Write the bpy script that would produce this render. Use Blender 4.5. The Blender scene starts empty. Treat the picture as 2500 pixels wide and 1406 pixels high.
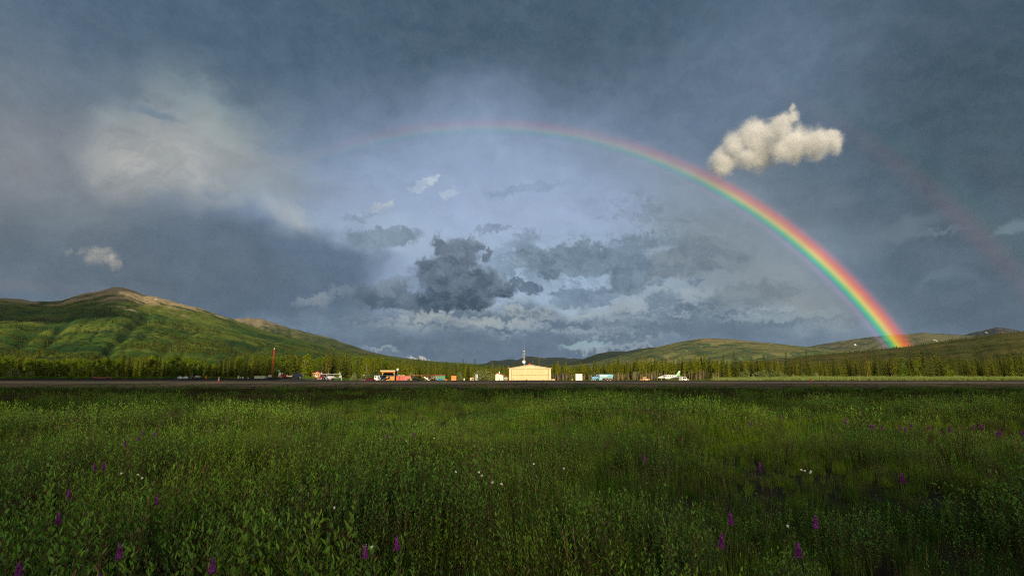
import bpy, bmesh, math, random
from mathutils import Vector, Matrix, noise as mn
R = math.radians
random.seed(7)
scene = bpy.context.scene
COL = scene.collection

# ------------------------------------------------------------------ camera
F = 1425.0 / 2500.0                      # focal length / sensor width
PITCH = math.atan((920 - 703) / 1425.0)
CAMZ = 1.7
cd = bpy.data.cameras.new('camera')
cam = bpy.data.objects.new('camera', cd)
COL.objects.link(cam)
cam.location = (0, 0, CAMZ)
cam.rotation_euler = (math.pi / 2 + PITCH, 0, 0)
cd.sensor_width = 36.0
cd.lens = 36.0 * F
cd.clip_start = 0.1
cd.clip_end = 60000
scene.camera = cam
scene.view_settings.view_transform = 'Standard'
scene.view_settings.look = 'None'
scene.view_settings.exposure = 0.0
scene.view_settings.gamma = 1.0
SUN_EL = 17.5
SUN_AZ = 177.0                            # clockwise from +Y: low behind the camera


def ray(px, py):
    """direction of a point seen at (px, py) on the 2500 px wide photograph"""
    x, y, z = (px - 1250) / 1425.0, 1.0, (703 - py) / 1425.0
    c, s = math.cos(PITCH), math.sin(PITCH)
    return Vector((x, y * c - z * s, y * s + z * c)).normalized()


def azel(px, py):
    d = ray(px, py)
    return math.degrees(math.atan2(d.x, d.y)), math.degrees(math.asin(d.z))


def wx(px, Y):                            # world x at depth Y near eye level
    return (px - 1250) / 1425.0 * Y * math.cos(PITCH)


def wz(py, Y):                            # world z seen at row py, at depth Y (near the middle columns)
    return CAMZ + Y * math.tan(PITCH + math.atan((703 - py) / 1425.0))


def lin(r, g, b):
    f = lambda c: (c / 255 / 12.92) if c <= 10 else ((c / 255 + 0.055) / 1.055) ** 2.4
    return (f(r), f(g), f(b))


# ------------------------------------------------------------------ world: stormy sky
SKYGAIN = 10.0
world = bpy.data.worlds.new("World")
scene.world = world
world.use_nodes = True
wt = world.node_tree
wt.nodes.clear()


class NT:
    def __init__(s, t): s.t = t
    def n(s, typ, **k):
        nd = s.t.nodes.new(typ)
        for a, v in k.items(): setattr(nd, a, v)
        return nd
    def l(s, a, b): s.t.links.new(a, b)
    def put(s, sock, v):
        if isinstance(v, bpy.types.NodeSocket): s.l(v, sock)
        else: sock.default_value = v
    def math(s, op, a, b=0.0, c=None, clamp=False):
        nd = s.n('ShaderNodeMath', operation=op); nd.use_clamp = clamp
        s.put(nd.inputs[0], a); s.put(nd.inputs[1], b)
        if c is not None: s.put(nd.inputs[2], c)
        return nd.outputs[0]
    def vmath(s, op, a, b=(0, 0, 0), scale=None):
        nd = s.n('ShaderNodeVectorMath', operation=op)
        s.put(nd.inputs[0], a)
        if op == 'SCALE': s.put(nd.inputs['Scale'], scale)
        else: s.put(nd.inputs[1], b)
        return nd.outputs['Value'] if op in ('DOT_PRODUCT', 'LENGTH') else nd.outputs[0]
    def noise(s, vec, scale, detail=4, rough=0.5, dist=0.0, dim='3D', color=False):
        nd = s.n('ShaderNodeTexNoise', noise_dimensions=dim)
        s.put(nd.inputs['Vector'], vec); nd.inputs['Scale'].default_value = scale
        nd.inputs['Detail'].default_value = detail; nd.inputs['Roughness'].default_value = rough
        nd.inputs['Distortion'].default_value = dist
        return nd.outputs['Color'] if color else nd.outputs['Fac']
    def ramp(s, v, a, b, c=0.0, d=1.0, smooth=True):
        nd = s.n('ShaderNodeMapRange'); nd.interpolation_type = 'SMOOTHSTEP' if smooth else 'LINEAR'
        s.put(nd.inputs[0], v)
        for i, x in enumerate((a, b, c, d)): s.put(nd.inputs[i + 1], x)
        return nd.outputs[0]
    def mix(s, f, a, b, mode='MIX'):
        nd = s.n('ShaderNodeMix', data_type='RGBA', blend_type=mode)
        s.put(nd.inputs[0], f)
        for i, v in ((6, a), (7, b)):
            s.put(nd.inputs[i], v if isinstance(v, bpy.types.NodeSocket) else (*v[:3], 1))
        return nd.outputs[2]
    def mapping(s, vec, loc=(0, 0, 0), rot=(0, 0, 0), sc=(1, 1, 1), typ='POINT'):
        nd = s.n('ShaderNodeMapping', vector_type=typ)
        s.put(nd.inputs['Vector'], vec); s.put(nd.inputs['Location'], loc) if typ != 'NORMAL' else None
        nd.inputs['Rotation'].default_value = rot; nd.inputs['Scale'].default_value = sc
        return nd.outputs[0]


W = NT(wt)
tc = W.n('ShaderNodeTexCoord')
D = tc.outputs['Generated']
sp = W.n('ShaderNodeSeparateXYZ'); W.l(D, sp.inputs[0])
az = W.math('MULTIPLY', W.math('ARCTAN2', sp.outputs[0], sp.outputs[1]), 57.2958)
el = W.math('MULTIPLY', W.math('ARCSINE', sp.outputs[2]), 57.2958)
cb = W.n('ShaderNodeCombineXYZ'); W.l(az, cb.inputs[0]); W.l(el, cb.inputs[1])
P0 = cb.outputs[0]
def warp(vec, scale, amp, detail, rough=0.5, sx=1.0):
    c = W.noise(W.mapping(vec, sc=(sx, 1, 1)), scale, detail, rough, color=True)
    return W.vmath('ADD', vec, W.vmath('SCALE', W.vmath('SUBTRACT', c, (0.5, 0.5, 0.5)), scale=amp))
WS = warp(P0, 0.09, 9.0, 3)                    # soft big shapes
WM = warp(WS, 0.5, 2.0, 5, 0.55)               # cloud banks
WC = warp(warp(P0, 0.35, 1.2, 1), 1.3, 2.2, 7, 0.62)   # crisp cumulus edges
WF = warp(WC, 0.3, 1.5, 3)
WSp = W.vmath('MULTIPLY', WS, (1, 1, 0)); WMp = W.vmath('MULTIPLY', WM, (1, 1, 0))
WCp = W.vmath('MULTIPLY', WC, (1, 1, 0)); P0p = P0

sky = W.n('ShaderNodeTexSky', sky_type='NISHITA')
sky.sun_disc = False
sky.sun_elevation = R(SUN_EL)
sky.sun_rotation = R(SUN_AZ)
sky.air_density = 1.0; sky.dust_density = 1.5; sky.ozone_density = 1.0


def c10(c):
    l = lin(*c)
    return tuple(x * SKYGAIN for x in l)


def blobmask(vec, px, py, rx, ry, rot=0, soft=1.0):
    a, e = azel(px, py)
    k = 0.0402 * math.cos(R(a)) ** 1.0
    g = W.n('ShaderNodeTexGradient', gradient_type='SPHERICAL')
    W.l(W.mapping(vec, loc=(a, e, 0), rot=(0, 0, R(rot)), sc=(rx * k, ry * k, 1), typ='TEXTURE'), g.inputs[0])
    return W.ramp(g.outputs[1], 0.0, soft)


col = c10((86, 101, 122))
def layer(mask, op, c, m2=None):
    global col
    f = W.math('MULTIPLY', mask, op)
    if m2 is not None: f = W.math('MULTIPLY', f, m2)
    col = W.mix(f, col, c10(c) if not isinstance(c, bpy.types.NodeSocket) else c)


def B(px, py, rx, ry, c, op=1.0, rot=0, soft=0.9, v=None, m2=None):
    layer(blobmask(WSp if v is None else v, px, py, rx, ry, rot, soft), op, c, m2)


# large tones
B(1250, 0, 1900, 330, (62, 79, 97), 0.95, soft=0.9)
B(620, 120, 700, 300, (66, 84, 106), 0.7, soft=1)
B(2600, 250, 900, 800, (53, 68, 83), 0.97, soft=0.8)
B(1800, 200, 500, 260, (100, 115, 140), 0.5, soft=1)
B(1150, 560, 800, 420, (136, 152, 184), 1.0, soft=0.75)
B(1250, 560, 620, 260, (156, 171, 204), 0.85, soft=1)
B(1500, 690, 650, 170, (156, 176, 202), 0.95, soft=0.8)
B(950, 600, 330, 90, (158, 175, 200), 0.8, soft=1)
# grey curtain under the bow
B(1750, 620, 330, 330, (124, 133, 143), 0.8, rot=-38, soft=0.8)
B(1980, 770, 300, 160, (134, 138, 142), 0.85, rot=-35, soft=0.9)
B(1600, 430, 350, 110, (128, 141, 160), 0.6, rot=-25, soft=0.9)
billow = W.ramp(W.noise(W.mapping(WM, rot=(0, 0, R(25)), sc=(0.16, 0.34, 1)), 1.0, 7, 0.6), 0.36, 0.60, 0.6, 1.0)
# left cloud mass
B(60, 430, 520, 420, (112, 116, 126), 0.9, soft=0.8)
B(30, 380, 190, 190, (132, 131, 137), 0.55, soft=1)
B(520, 330, 330, 230, (122, 132, 142), 0.9, rot=-25, soft=0.8, m2=billow)
B(520, 230, 240, 70, (128, 140, 148), 0.7, rot=-22, soft=1, v=WMp)
B(465, 400, 320, 140, (182, 177, 173), 1.0, rot=-8, soft=0.9, m2=billow)
B(500, 310, 260, 120, (158, 157, 159), 0.75, rot=-20, soft=1, m2=billow)
B(560, 320, 170, 90, (150, 156, 158), 0.7, rot=-30, soft=1, v=WMp)
B(290, 265, 90, 45, (142, 148, 152), 0.7, rot=10, soft=1, v=WMp)
B(640, 440, 330, 110, (136, 141, 149), 0.75, rot=-10, soft=1, m2=billow)
B(390, 255, 110, 26, (104, 119, 136), 0.8, rot=-12, soft=0.8, v=WMp)
B(200, 590, 620, 150, (88, 98, 112), 0.8, soft=0.9)
B(720, 545, 75, 40, (176, 178, 184), 0.9, rot=-38, soft=1, v=WMp)
B(700, 530, 140, 70, (152, 160, 172), 0.6, rot=-30, soft=1)
B(620, 680, 420, 150, (76, 91, 113), 0.97, rot=-3, soft=0.55)
B(800, 640, 200, 80, (80, 96, 120), 0.9, rot=-8, soft=0.6, v=WMp)
B(350, 640, 500, 100, (82, 92, 108), 0.7, soft=0.9)
B(100, 700, 330, 30, (104, 108, 120), 0.8, soft=0.9, v=WCp)
B(400, 720, 300, 60, (80, 92, 112), 0.8, soft=0.9)
# low grey band along the horizon
streak = W.noise(W.mapping(WC, sc=(0.16, 1.1, 1)), 1.0, 6, 0.6)
B(1400, 830, 900, 110, (104, 120, 142), 0.95, soft=0.35, v=WMp)
B(1150, 850, 560, 60, (92, 107, 130), 0.8, soft=0.5)
layer(blobmask(WMp, 1250, 810, 850, 90, 0, 0.5), 0.75, (82, 98, 118), W.ramp(streak, 0.38, 0.66))
layer(blobmask(WMp, 1500, 765, 620, 60, 0, 0.5), 0.8, (156, 165, 176), W.ramp(streak, 0.62, 0.36))
layer(blobmask(P0p, 1150, 770, 330, 42, 3, 0.7), 0.8, (158, 160, 162), W.ramp(streak, 0.64, 0.34))
layer(blobmask(WCp, 1700, 792, 460, 34, 0, 0.9), 0.85, (90, 106, 126))
layer(blobmask(WCp, 1430, 845, 90, 13, 2, 0.6), 0.8, (150, 172, 184))
layer(blobmask(WCp, 1520, 850, 150, 9, 2, 0.6), 0.6, (146, 156, 168))
layer(blobmask(WCp, 930, 848, 60, 8, -4, 0.6), 0.7, (140, 152, 166))
layer(blobmask(WCp, 1035, 874, 45, 7, -7, 0.6), 0.9, (196, 186, 188))
layer(blobmask(WCp, 1900, 775, 190, 12, 0, 0.6), 0.5, (150, 162, 172))
# scattered broken cloud between the cumulus and the bow: soft edged, shaded inside
WD = warp(WC, 2.6, 0.7, 5, 0.6)
WDp = W.vmath('MULTIPLY', WD, (1, 1, 0))
inner = W.noise(W.mapping(WD, sc=(0.5, 0.8, 1)), 0.9, 5, 0.6)
def union(lobes, v):
    g = None
    for px, py, rx, ry, rot in lobes:
        a, e = azel(px, py); k = 0.0402 * math.cos(R(a))
        t_ = W.n('ShaderNodeTexGradient', gradient_type='SPHERICAL')
        W.l(W.mapping(v, loc=(a, e, 0), rot=(0, 0, R(rot)), sc=(rx * k, ry * k, 1), typ='TEXTURE'), t_.inputs[0])
        g = t_.outputs[1] if g is None else W.math('SMOOTH_MAX', g, t_.outputs[1], 0.12)
    return g
def cumulus(lobes, dark, light, op=0.95, e0=0.0, e1=0.4, v=None, ybase=None, ytop=None):
    """a cloud scrap: ragged soft edge, darker below, mottled"""
    global col
    m = W.ramp(union(lobes, v or WDp), e0, e1)
    sh = W.ramp(inner, 0.3, 0.7)
    if ybase:
        eb, et = azel(lobes[0][0], ybase)[1], azel(lobes[0][0], ytop)[1]
        h = W.ramp(el, eb, et, smooth=False)
        sh = W.math('ADD', W.math('MULTIPLY', h, 0.75), W.math('MULTIPLY', W.math('SUBTRACT', sh, 0.4), 0.6), clamp=True)
    col = W.mix(W.math('MULTIPLY', m, op), col, W.mix(sh, c10(dark), c10(light)))
broken = W.noise(W.mapping(WC, sc=(0.30, 0.60, 1)), 1.0, 7, 0.6)
layer(blobmask(WMp, 1440, 640, 360, 85, 2, 0.6), 0.85, (98, 114, 134), W.ramp(broken, 0.40, 0.60))
layer(blobmask(WMp, 1620, 560, 300, 80, -22, 0.7), 0.6, (108, 120, 136), W.ramp(broken, 0.44, 0.62))
D1, L1 = (84, 101, 122), (112, 128, 148)
cumulus([(1660, 645, 150, 45, 6), (1740, 620, 110, 50, -20), (1600, 650, 60, 22, 0)], (94, 106, 122), (118, 127, 138), .85)
cumulus([(1400, 635, 170, 48, 2), (1330, 620, 90, 24, 0), (1500, 640, 90, 42, -4), (1440, 610, 60, 18, 0)], D1, L1, .85)
cumulus([(1540, 680, 62, 46, 20), (1555, 650, 50, 30, 0), (1345, 668, 40, 16, 0), (1530, 712, 34, 12, 0)], D1, L1, .9)
cumulus([(1430, 728, 105, 26, 4), (1390, 712, 60, 14, 0), (1450, 745, 50, 10, 0)], (90, 108, 132), (116, 134, 156), .85)
cumulus([(1612, 731, 46, 10, 2), (1602, 746, 42, 7, 2), (1600, 695, 22, 8, 0)], (96, 112, 134), L1, .8)
cumulus([(1700, 687, 26, 12, 0), (1475, 705, 40, 10, 0)], (92, 108, 130), L1, .8)
cumulus([(1285, 572, 42, 16, 5), (1205, 558, 66, 11, 4)], (106, 122, 146), (128, 144, 168), .75)
cumulus([(1285, 462, 120, 14, 8)], (112, 130, 160), (126, 144, 174), .5)
cumulus([(940, 580, 110, 26, 5), (900, 590, 70, 16, 0)], (102, 117, 138), (122, 138, 158), .85)
cumulus([(862, 535, 38, 15, 8), (905, 520, 30, 8, 20)], (110, 126, 148), (130, 145, 166), .7)
cumulus([(932, 503, 34, 18, 14)], (150, 162, 182), (178, 182, 192), .8)
cumulus([(1050, 445, 40, 13, 20), (1022, 465, 30, 9, 5), (1100, 472, 26, 12, 25)], (160, 174, 196), (188, 195, 206), .7)
cumulus([(1840, 715, 130, 34, 4), (1790, 750, 90, 14, 0)], (98, 110, 126), (116, 126, 138), .6)
cumulus([(755, 740, 60, 17, 3), (790, 728, 26, 14, 0)], (92, 106, 126), (134, 142, 154), .7, ybase=756, ytop=722)
cumulus([(838, 706, 44, 15, -3), (800, 715, 30, 10, 0)], (104, 118, 138), (122, 134, 150), .6)
# the large grey cumulus in the middle
cumulus([(950, 728, 120, 34, 0), (965, 700, 52, 32, 10), (900, 715, 60, 28, 0), (1030, 735, 110, 30, 0)], (72, 86, 106), (118, 130, 147), .9, e1=.5, ybase=752, ytop=672)
cumulus([(1125, 690, 150, 66, -6), (1120, 625, 62, 62, 10), (1072, 600, 24, 34, 6), (1148, 600, 34, 32, 0), (1042, 652, 38, 30, -30), (1090, 650, 60, 44, 0), (1215, 700, 62, 34, -12), (1110, 738, 130, 24, 0), (1187, 622, 16, 20, 0)], (58, 72, 92), (116, 128, 146), .97, e0=.0, e1=.42, ybase=755, ytop=575)
cumulus([(1293, 703, 34, 17, -10), (1262, 690, 20, 14, 0)], (76, 92, 114), (100, 116, 136), .9, e1=.35)
# pale wisps over the dark right side
layer(blobmask(WMp, 2170, 590, 190, 34, 12, 0.9), 0.6, (104, 116, 132))
layer(blobmask(WCp, 2290, 565, 80, 12, 5, 0.9), 0.5, (108, 120, 136))
layer(blobmask(WMp, 2330, 690, 110, 20, 5, 0.9), 0.35, (100, 114, 132))
layer(blobmask(WCp, 2480, 555, 75, 26, 14, 0.8), 0.6, (112, 126, 142))
# fine tonal variation so that no part of the sky is smooth
fine = W.noise(W.mapping(WM, sc=(0.5, 1, 1)), 0.45, 7, 0.6)
col = W.mix(1.0, col, W.ramp(fine, 0.2, 0.8, 0.90, 1.10, smooth=False), 'MULTIPLY')
col = W.vmath('MAXIMUM', W.vmath('SUBTRACT', W.vmath('MULTIPLY', col, (1.33, 1.37, 1.31)), (0.45, 0.45, 0.49)), (0.05, 0.05, 0.05))
# inside of the bow is a little brighter than outside
anti = Vector((math.sin(R(SUN_AZ + 180)) * math.cos(R(SUN_EL)), math.cos(R(SUN_AZ + 180)) * math.cos(R(SUN_EL)), -math.sin(R(SUN_EL))))
# unseen sky behind the camera with an added warm fill tone, cloud in front
cover = W.ramp(sp.outputs[1], -0.35, 0.25)
final = W.mix(cover, W.mix(0.6, sky.outputs[0], c10((150, 142, 128))), col)
final = W.mix(0.02, final, sky.outputs[0])
# ground bounce below the horizon
final = W.mix(W.ramp(sp.outputs[2], -0.04, -0.01), c10((52, 60, 40)), final)
bg = W.n('ShaderNodeBackground'); bg.inputs[1].default_value = 0.1
W.l(final, bg.inputs[0])
wo = W.n('ShaderNodeOutputWorld'); W.l(bg.outputs[0], wo.inputs[0])
world.cycles.sampling_method = 'MANUAL'
world.cycles.sample_map_resolution = 512

# ------------------------------------------------------------------ sun
sd = bpy.data.lights.new('sun', 'SUN')
sd.energy = 5.0; sd.angle = R(0.5); sd.color = (1.0, 0.86, 0.63)
sun = bpy.data.objects.new('sun', sd); COL.objects.link(sun)
sdir = -anti
sun.rotation_euler = sdir.to_track_quat('Z', 'Y').to_euler()
scene.cycles.max_bounces = 10
scene.cycles.diffuse_bounces = 2
scene.cycles.transparent_max_bounces = 8
scene.cycles.volume_bounces = 5
scene.cycles.use_denoising = False
scene.cycles.use_adaptive_sampling = False
scene.cycles.filter_width = 1.1

# ------------------------------------------------------------------ helpers
def tag(o, label=None, cat=None, group=None, kind=None):
    if label: o['label'] = label
    if cat: o['category'] = cat
    if group: o['group'] = group
    if kind: o['kind'] = kind
    return o


def empty(name, loc, rz=0, label=None, cat=None, group=None):
    o = bpy.data.objects.new(name, None); COL.objects.link(o)
    o.location = loc; o.rotation_euler = (0, 0, rz); o.empty_display_size = 0.3
    return tag(o, label, cat, group)


MATS = {}
def mat(name, color, rough=0.6, metal=0.0, var=0.12, vscale=1.5, emit=None, bump=0.0, spec=0.4):
    if name in MATS: return MATS[name]
    m = bpy.data.materials.new(name); m.use_nodes = True
    t = NT(m.node_tree); b = m.node_tree.nodes['Principled BSDF']
    tcn = t.n('ShaderNodeTexCoord')
    n = t.noise(tcn.outputs['Object'], vscale, 5, 0.6)
    c = t.mix(1.0, (*color, 1), t.ramp(n, 0.25, 0.75, 1 - var, 1 + var, smooth=False), 'MULTIPLY')
    t.l(c, b.inputs['Base Color'])
    b.inputs['Roughness'].default_value = rough; b.inputs['Metallic'].default_value = metal
    b.inputs['Specular IOR Level'].default_value = spec
    if emit: b.inputs['Emission Color'].default_value = (*emit, 1); b.inputs['Emission Strength'].default_value = 1
    if bump:
        bn = t.n('ShaderNodeBump'); bn.inputs[0].default_value = bump; t.l(n, bn.inputs['Height']); t.l(bn.outputs[0], b.inputs['Normal'])
    MATS[name] = m
    return m


class MB:
    def __init__(s): s.v = []; s.f = []
    def add(s, vs, fs):
        o = len(s.v); s.v += [tuple(v) for v in vs]; s.f += [tuple(i + o for i in f) for f in fs]; return s
    def box(s, c, d, rz=0, rx=0, ry=0, taper=1.0):
        x, y, z = (k / 2 for k in d)
        m = Matrix.Rotation(rz, 3, 'Z') @ Matrix.Rotation(ry, 3, 'Y') @ Matrix.Rotation(rx, 3, 'X')
        vs = []
        for sz in (-1, 1):
            k = taper if sz > 0 else 1
            for sx, sy in ((-1, -1), (1, -1), (1, 1), (-1, 1)):
                vs.append(Vector(c) + m @ Vector((sx * x * k, sy * y * k, sz * z)))
        return s.add(vs, [(3, 2, 1, 0), (4, 5, 6, 7), (0, 1, 5, 4), (1, 2, 6, 5), (2, 3, 7, 6), (3, 0, 4, 7)])
    def tube(s, p0, p1, r0, r1=None, n=8):
        r1 = r0 if r1 is None else r1
        p0, p1 = Vector(p0), Vector(p1); d = (p1 - p0).normalized()
        a = d.orthogonal().normalized(); b = d.cross(a)
        vs = []
        for p, r in ((p0, r0), (p1, r1)):
            for i in range(n):
                t = 2 * math.pi * i / n
                vs.append(p + (a * math.cos(t) + b * math.sin(t)) * r)
        fs = [(i, (i + 1) % n, n + (i + 1) % n, n + i) for i in range(n)] + [tuple(range(n))[::-1], tuple(range(n, 2 * n))]
        return s.add(vs, fs)
    def path(s, pts, rs, n=6):
        for (a, b), (r, q) in zip(zip(pts, pts[1:]), zip(rs, rs[1:])): s.tube(a, b, r, q, n)
        return s
    def lathe(s, c, prof, n=14, axis='Z', sx=1, sy=1):
        vs = []; c = Vector(c)
        for r, h in prof:
            for i in range(n):
                t = 2 * math.pi * i / n
                u, v = r * math.cos(t) * sx, r * math.sin(t) * sy
                vs.append(c + (Vector((u, v, h)) if axis == 'Z' else Vector((h, u, v)) if axis == 'X' else Vector((u, h, v))))
        fs = []
        for j in range(len(prof) - 1):
            for i in range(n):
                fs.append((j * n + i, j * n + (i + 1) % n, (j + 1) * n + (i + 1) % n, (j + 1) * n + i))
        fs += [tuple(range(n))[::-1], tuple((len(prof) - 1) * n + i for i in range(n))]
        return s.add(vs, fs)
    def prism(s, poly, y0, y1, plane='XZ'):
        """polygon in XZ extruded along Y (or in YZ along X, or XY along Z)"""
        n = len(poly)
        mk = {'XZ': lambda a, b, c: (a, c, b), 'YZ': lambda a, b, c: (c, a, b), 'XY': lambda a, b, c: (a, b, c)}[plane]
        vs = [mk(a, b, y0) for a, b in poly] + [mk(a, b, y1) for a, b in poly]
        fs = [tuple(range(n)), tuple(range(2 * n - 1, n - 1, -1))] + [(i, n + i, n + (i + 1) % n, (i + 1) % n) for i in range(n)]
        return s.add(vs, fs)
    def loft(s, secs, n=14):
        """secs: (x, yc, zc, half_width, half_height) along X, elliptical sections"""
        vs = []
        for x, yc, zc, a, b in secs:
            for i in range(n):
                t = 2 * math.pi * i / n
                ct, st = math.cos(t), math.sin(t)
                e = 0.8
                vs.append((x, yc + a * math.copysign(abs(ct) ** e, ct), zc + b * math.copysign(abs(st) ** e, st)))
        fs = []
        for j in range(len(secs) - 1):
            for i in range(n): fs.append((j * n + i, j * n + (i + 1) % n, (j + 1) * n + (i + 1) % n, (j + 1) * n + i))
        fs += [tuple(range(n))[::-1], tuple((len(secs) - 1) * n + i for i in range(n))]
        return s.add(vs, fs)
    def ball(s, c, r, n=12, sz=1.0):
        prof = [(max(0.001, r * math.sin(math.pi * j / 8)), -r * sz * math.cos(math.pi * j / 8)) for j in range(9)]
        return s.lathe(c, prof, n)
    def build(s, name, m, parent=None, bevel=0.0, smooth=False, label=None):
        me = bpy.data.meshes.new(name); me.from_pydata(s.v, [], s.f); me.validate()
        bm = bmesh.new(); bm.from_mesh(me); bmesh.ops.recalc_face_normals(bm, faces=bm.faces)
        if bevel: bmesh.ops.bevel(bm, geom=[e for e in bm.edges], offset=bevel, segments=2, affect='EDGES', clamp_overlap=True)
        bm.to_mesh(me); bm.free()
        if smooth: me.polygons.foreach_set('use_smooth', [True] * len(me.polygons))
        me.materials.append(m)
        o = bpy.data.objects.new(name, me); COL.objects.link(o)
        if parent: o.parent = parent
        if label: o['label'] = label
        return o


def children(o): return [c for c in bpy.data.objects if c.parent == o]
def copy_tree(o, loc=None, rz=None, kids=None):
    c = o.copy(); COL.objects.link(c)
    if loc is not None: c.location = loc
    if rz is not None: c.rotation_euler = (0, 0, rz)
    for ch in (kids if kids is not None else children(o)):
        d = ch.copy(); COL.objects.link(d); d.parent = c
        for g in (children(ch) if kids is None else []):
            e = g.copy(); COL.objects.link(e); e.parent = d
    return c


def fbm(x, y, z=0.0, o=5): return mn.fractal(Vector((x, y, z)), 1.0, 2.0, o)
def sst(a, b, x):
    t = max(0.0, min(1.0, (x - a) / (b - a))); return t * t * (3 - 2 * t)


# ------------------------------------------------------------------ ground
def runprof(y):
    pts = ((-1e9, -0.14), (88, -0.14), (98, -0.02), (118, 0.35), (138, 0.60), (150, 0.72), (160, 0.75), (166, 0.75), (180, 0.0), (1e9, 0.0))
    for (a, za), (b, zb) in zip(pts, pts[1:]):
        if y <= b: return za + (zb - za) * (y - a) / (b - a)


def ground_z(x, y):
    z = 0.0
    if y < 98: z += 0.14 * fbm(x * .05, y * .05) * (1 - sst(60, 98, y))
    z += runprof(y) + (0.14 if y < 88 else 0)*0
    z += 1.15 * sst(-55, -75, x) * sst(170, 186, y)
    z += 0.5 * sst(60, 110, x) * sst(172, 190, y)
    return z


def gmat(name, cols, scales, rough=0.95, bump=0.4, str_=1.0):
    m = bpy.data.materials.new(name); m.use_nodes = True
    t = NT(m.node_tree); b = m.node_tree.nodes['Principled BSDF']
    g = t.n('ShaderNodeNewGeometry'); p = g.outputs['Position']
    c = cols[0]
    first = None
    for i, (cc, s) in enumerate(zip(cols[1:], scales)):
        n = t.noise(t.mapping(p, loc=(i * 17.3, i * 5.1, 0), sc=(str_, 1, 1)), s, 6, 0.65)
        first = first or n
        c = t.mix(t.ramp(n, 0.42, 0.62), c, cc)
    t.l(c, b.inputs['Base Color']); b.inputs['Roughness'].default_value = rough
    b.inputs['Specular IOR Level'].default_value = 0.15
    fn = t.noise(p, 14, 4, 0.7)
    bn = t.n('ShaderNodeBump'); bn.inputs[0].default_value = bump; bn.inputs[1].default_value = 0.05
    t.l(fn, bn.inputs['Height']); t.l(bn.outputs[0], b.inputs['Normal'])
    return m


M_ground = gmat('shade dark soil and moss', [(.012, .014, .006), (.020, .022, .009), (.024, .019, .011)], [0.25, 0.9])  # soil kept near black to stand for deep shade between plants
ys = [-14000, -6000, -2500, -1000, -400, -150, -60, -20, 0] + [3 * i for i in range(1, 30)] + [90, 94, 98, 104, 111, 118, 125, 132, 138, 144, 150, 155, 160, 166, 170, 175, 180, 186, 195, 210, 230, 260, 300, 400, 700, 1500, 3000, 6000, 9900]
xs = [-16000, -9000, -5000, -2500, -1200, -600] + [-400 + 8 * i for i in range(101)] + [600, 1200, 2500, 5000, 9000, 16000]
vs = [(x, y, ground_z(x, y)) for y in ys for x in xs]; nx = len(xs)
b = MB(); b.add(vs, [(j * nx + i, j * nx + i + 1, (j + 1) * nx + i + 1, (j + 1) * nx + i) for j in range(len(ys) - 1) for i in range(nx - 1)])
tag(b.build('ground', M_ground, smooth=True), kind='structure')

def strip(name, y0, y1, m, dz, x0=-900, x1=900, step=None, wob=0.0):
    yy = sorted(set([y0, y1] + [y for y in ys if y0 < y < y1])); xx = [x0] + [x for x in xs if x0 < x < x1] + [x1]
    n = len(xx); vs = []
    for y in yy:
        for x in xx:
            w = wob * fbm(x * .03, y * .03) if y in (y0, y1) else 0
            vs.append((x, y + w, ground_z(x, y + w) + dz))
    o = MB().add(vs, [(j * n + i, j * n + i + 1, (j + 1) * n + i + 1, (j + 1) * n + i) for j in range(len(yy) - 1) for i in range(n - 1)]).build(name, m, smooth=True)
    return tag(o, kind='structure')


M_run = gmat('compacted grey gravel', [(.34, .24, .13), (.38, .275, .155), (.27, .19, .10)], [0.5, 0.12], str_=.12)
M_runfar = gmat('dark gravel of the far lane', [(.18, .11, .058), (.21, .135, .075), (.14, .085, .045)], [0.5, 0.12], str_=.12)
M_sho = gmat('brown gravel shoulder', [(.20, .12, .055), (.24, .15, .075), (.09, .085, .028)], [0.35, 0.10], str_=.4)
M_apron = gmat('gravel apron', [(.17, .145, .11), (.13, .11, .08), (.06, .07, .03)], [0.3, 0.08])
strip('runway_shoulder', 93, 117.5, M_sho, 0.004, wob=3.0)
strip('runway', 117.5, 139, M_run, 0.012)
strip('runway_far_edge', 139, 171, M_runfar, 0.006)
strip('apron', 180, 236, M_apron, 0.008, x0=-72, x1=80)

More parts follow.
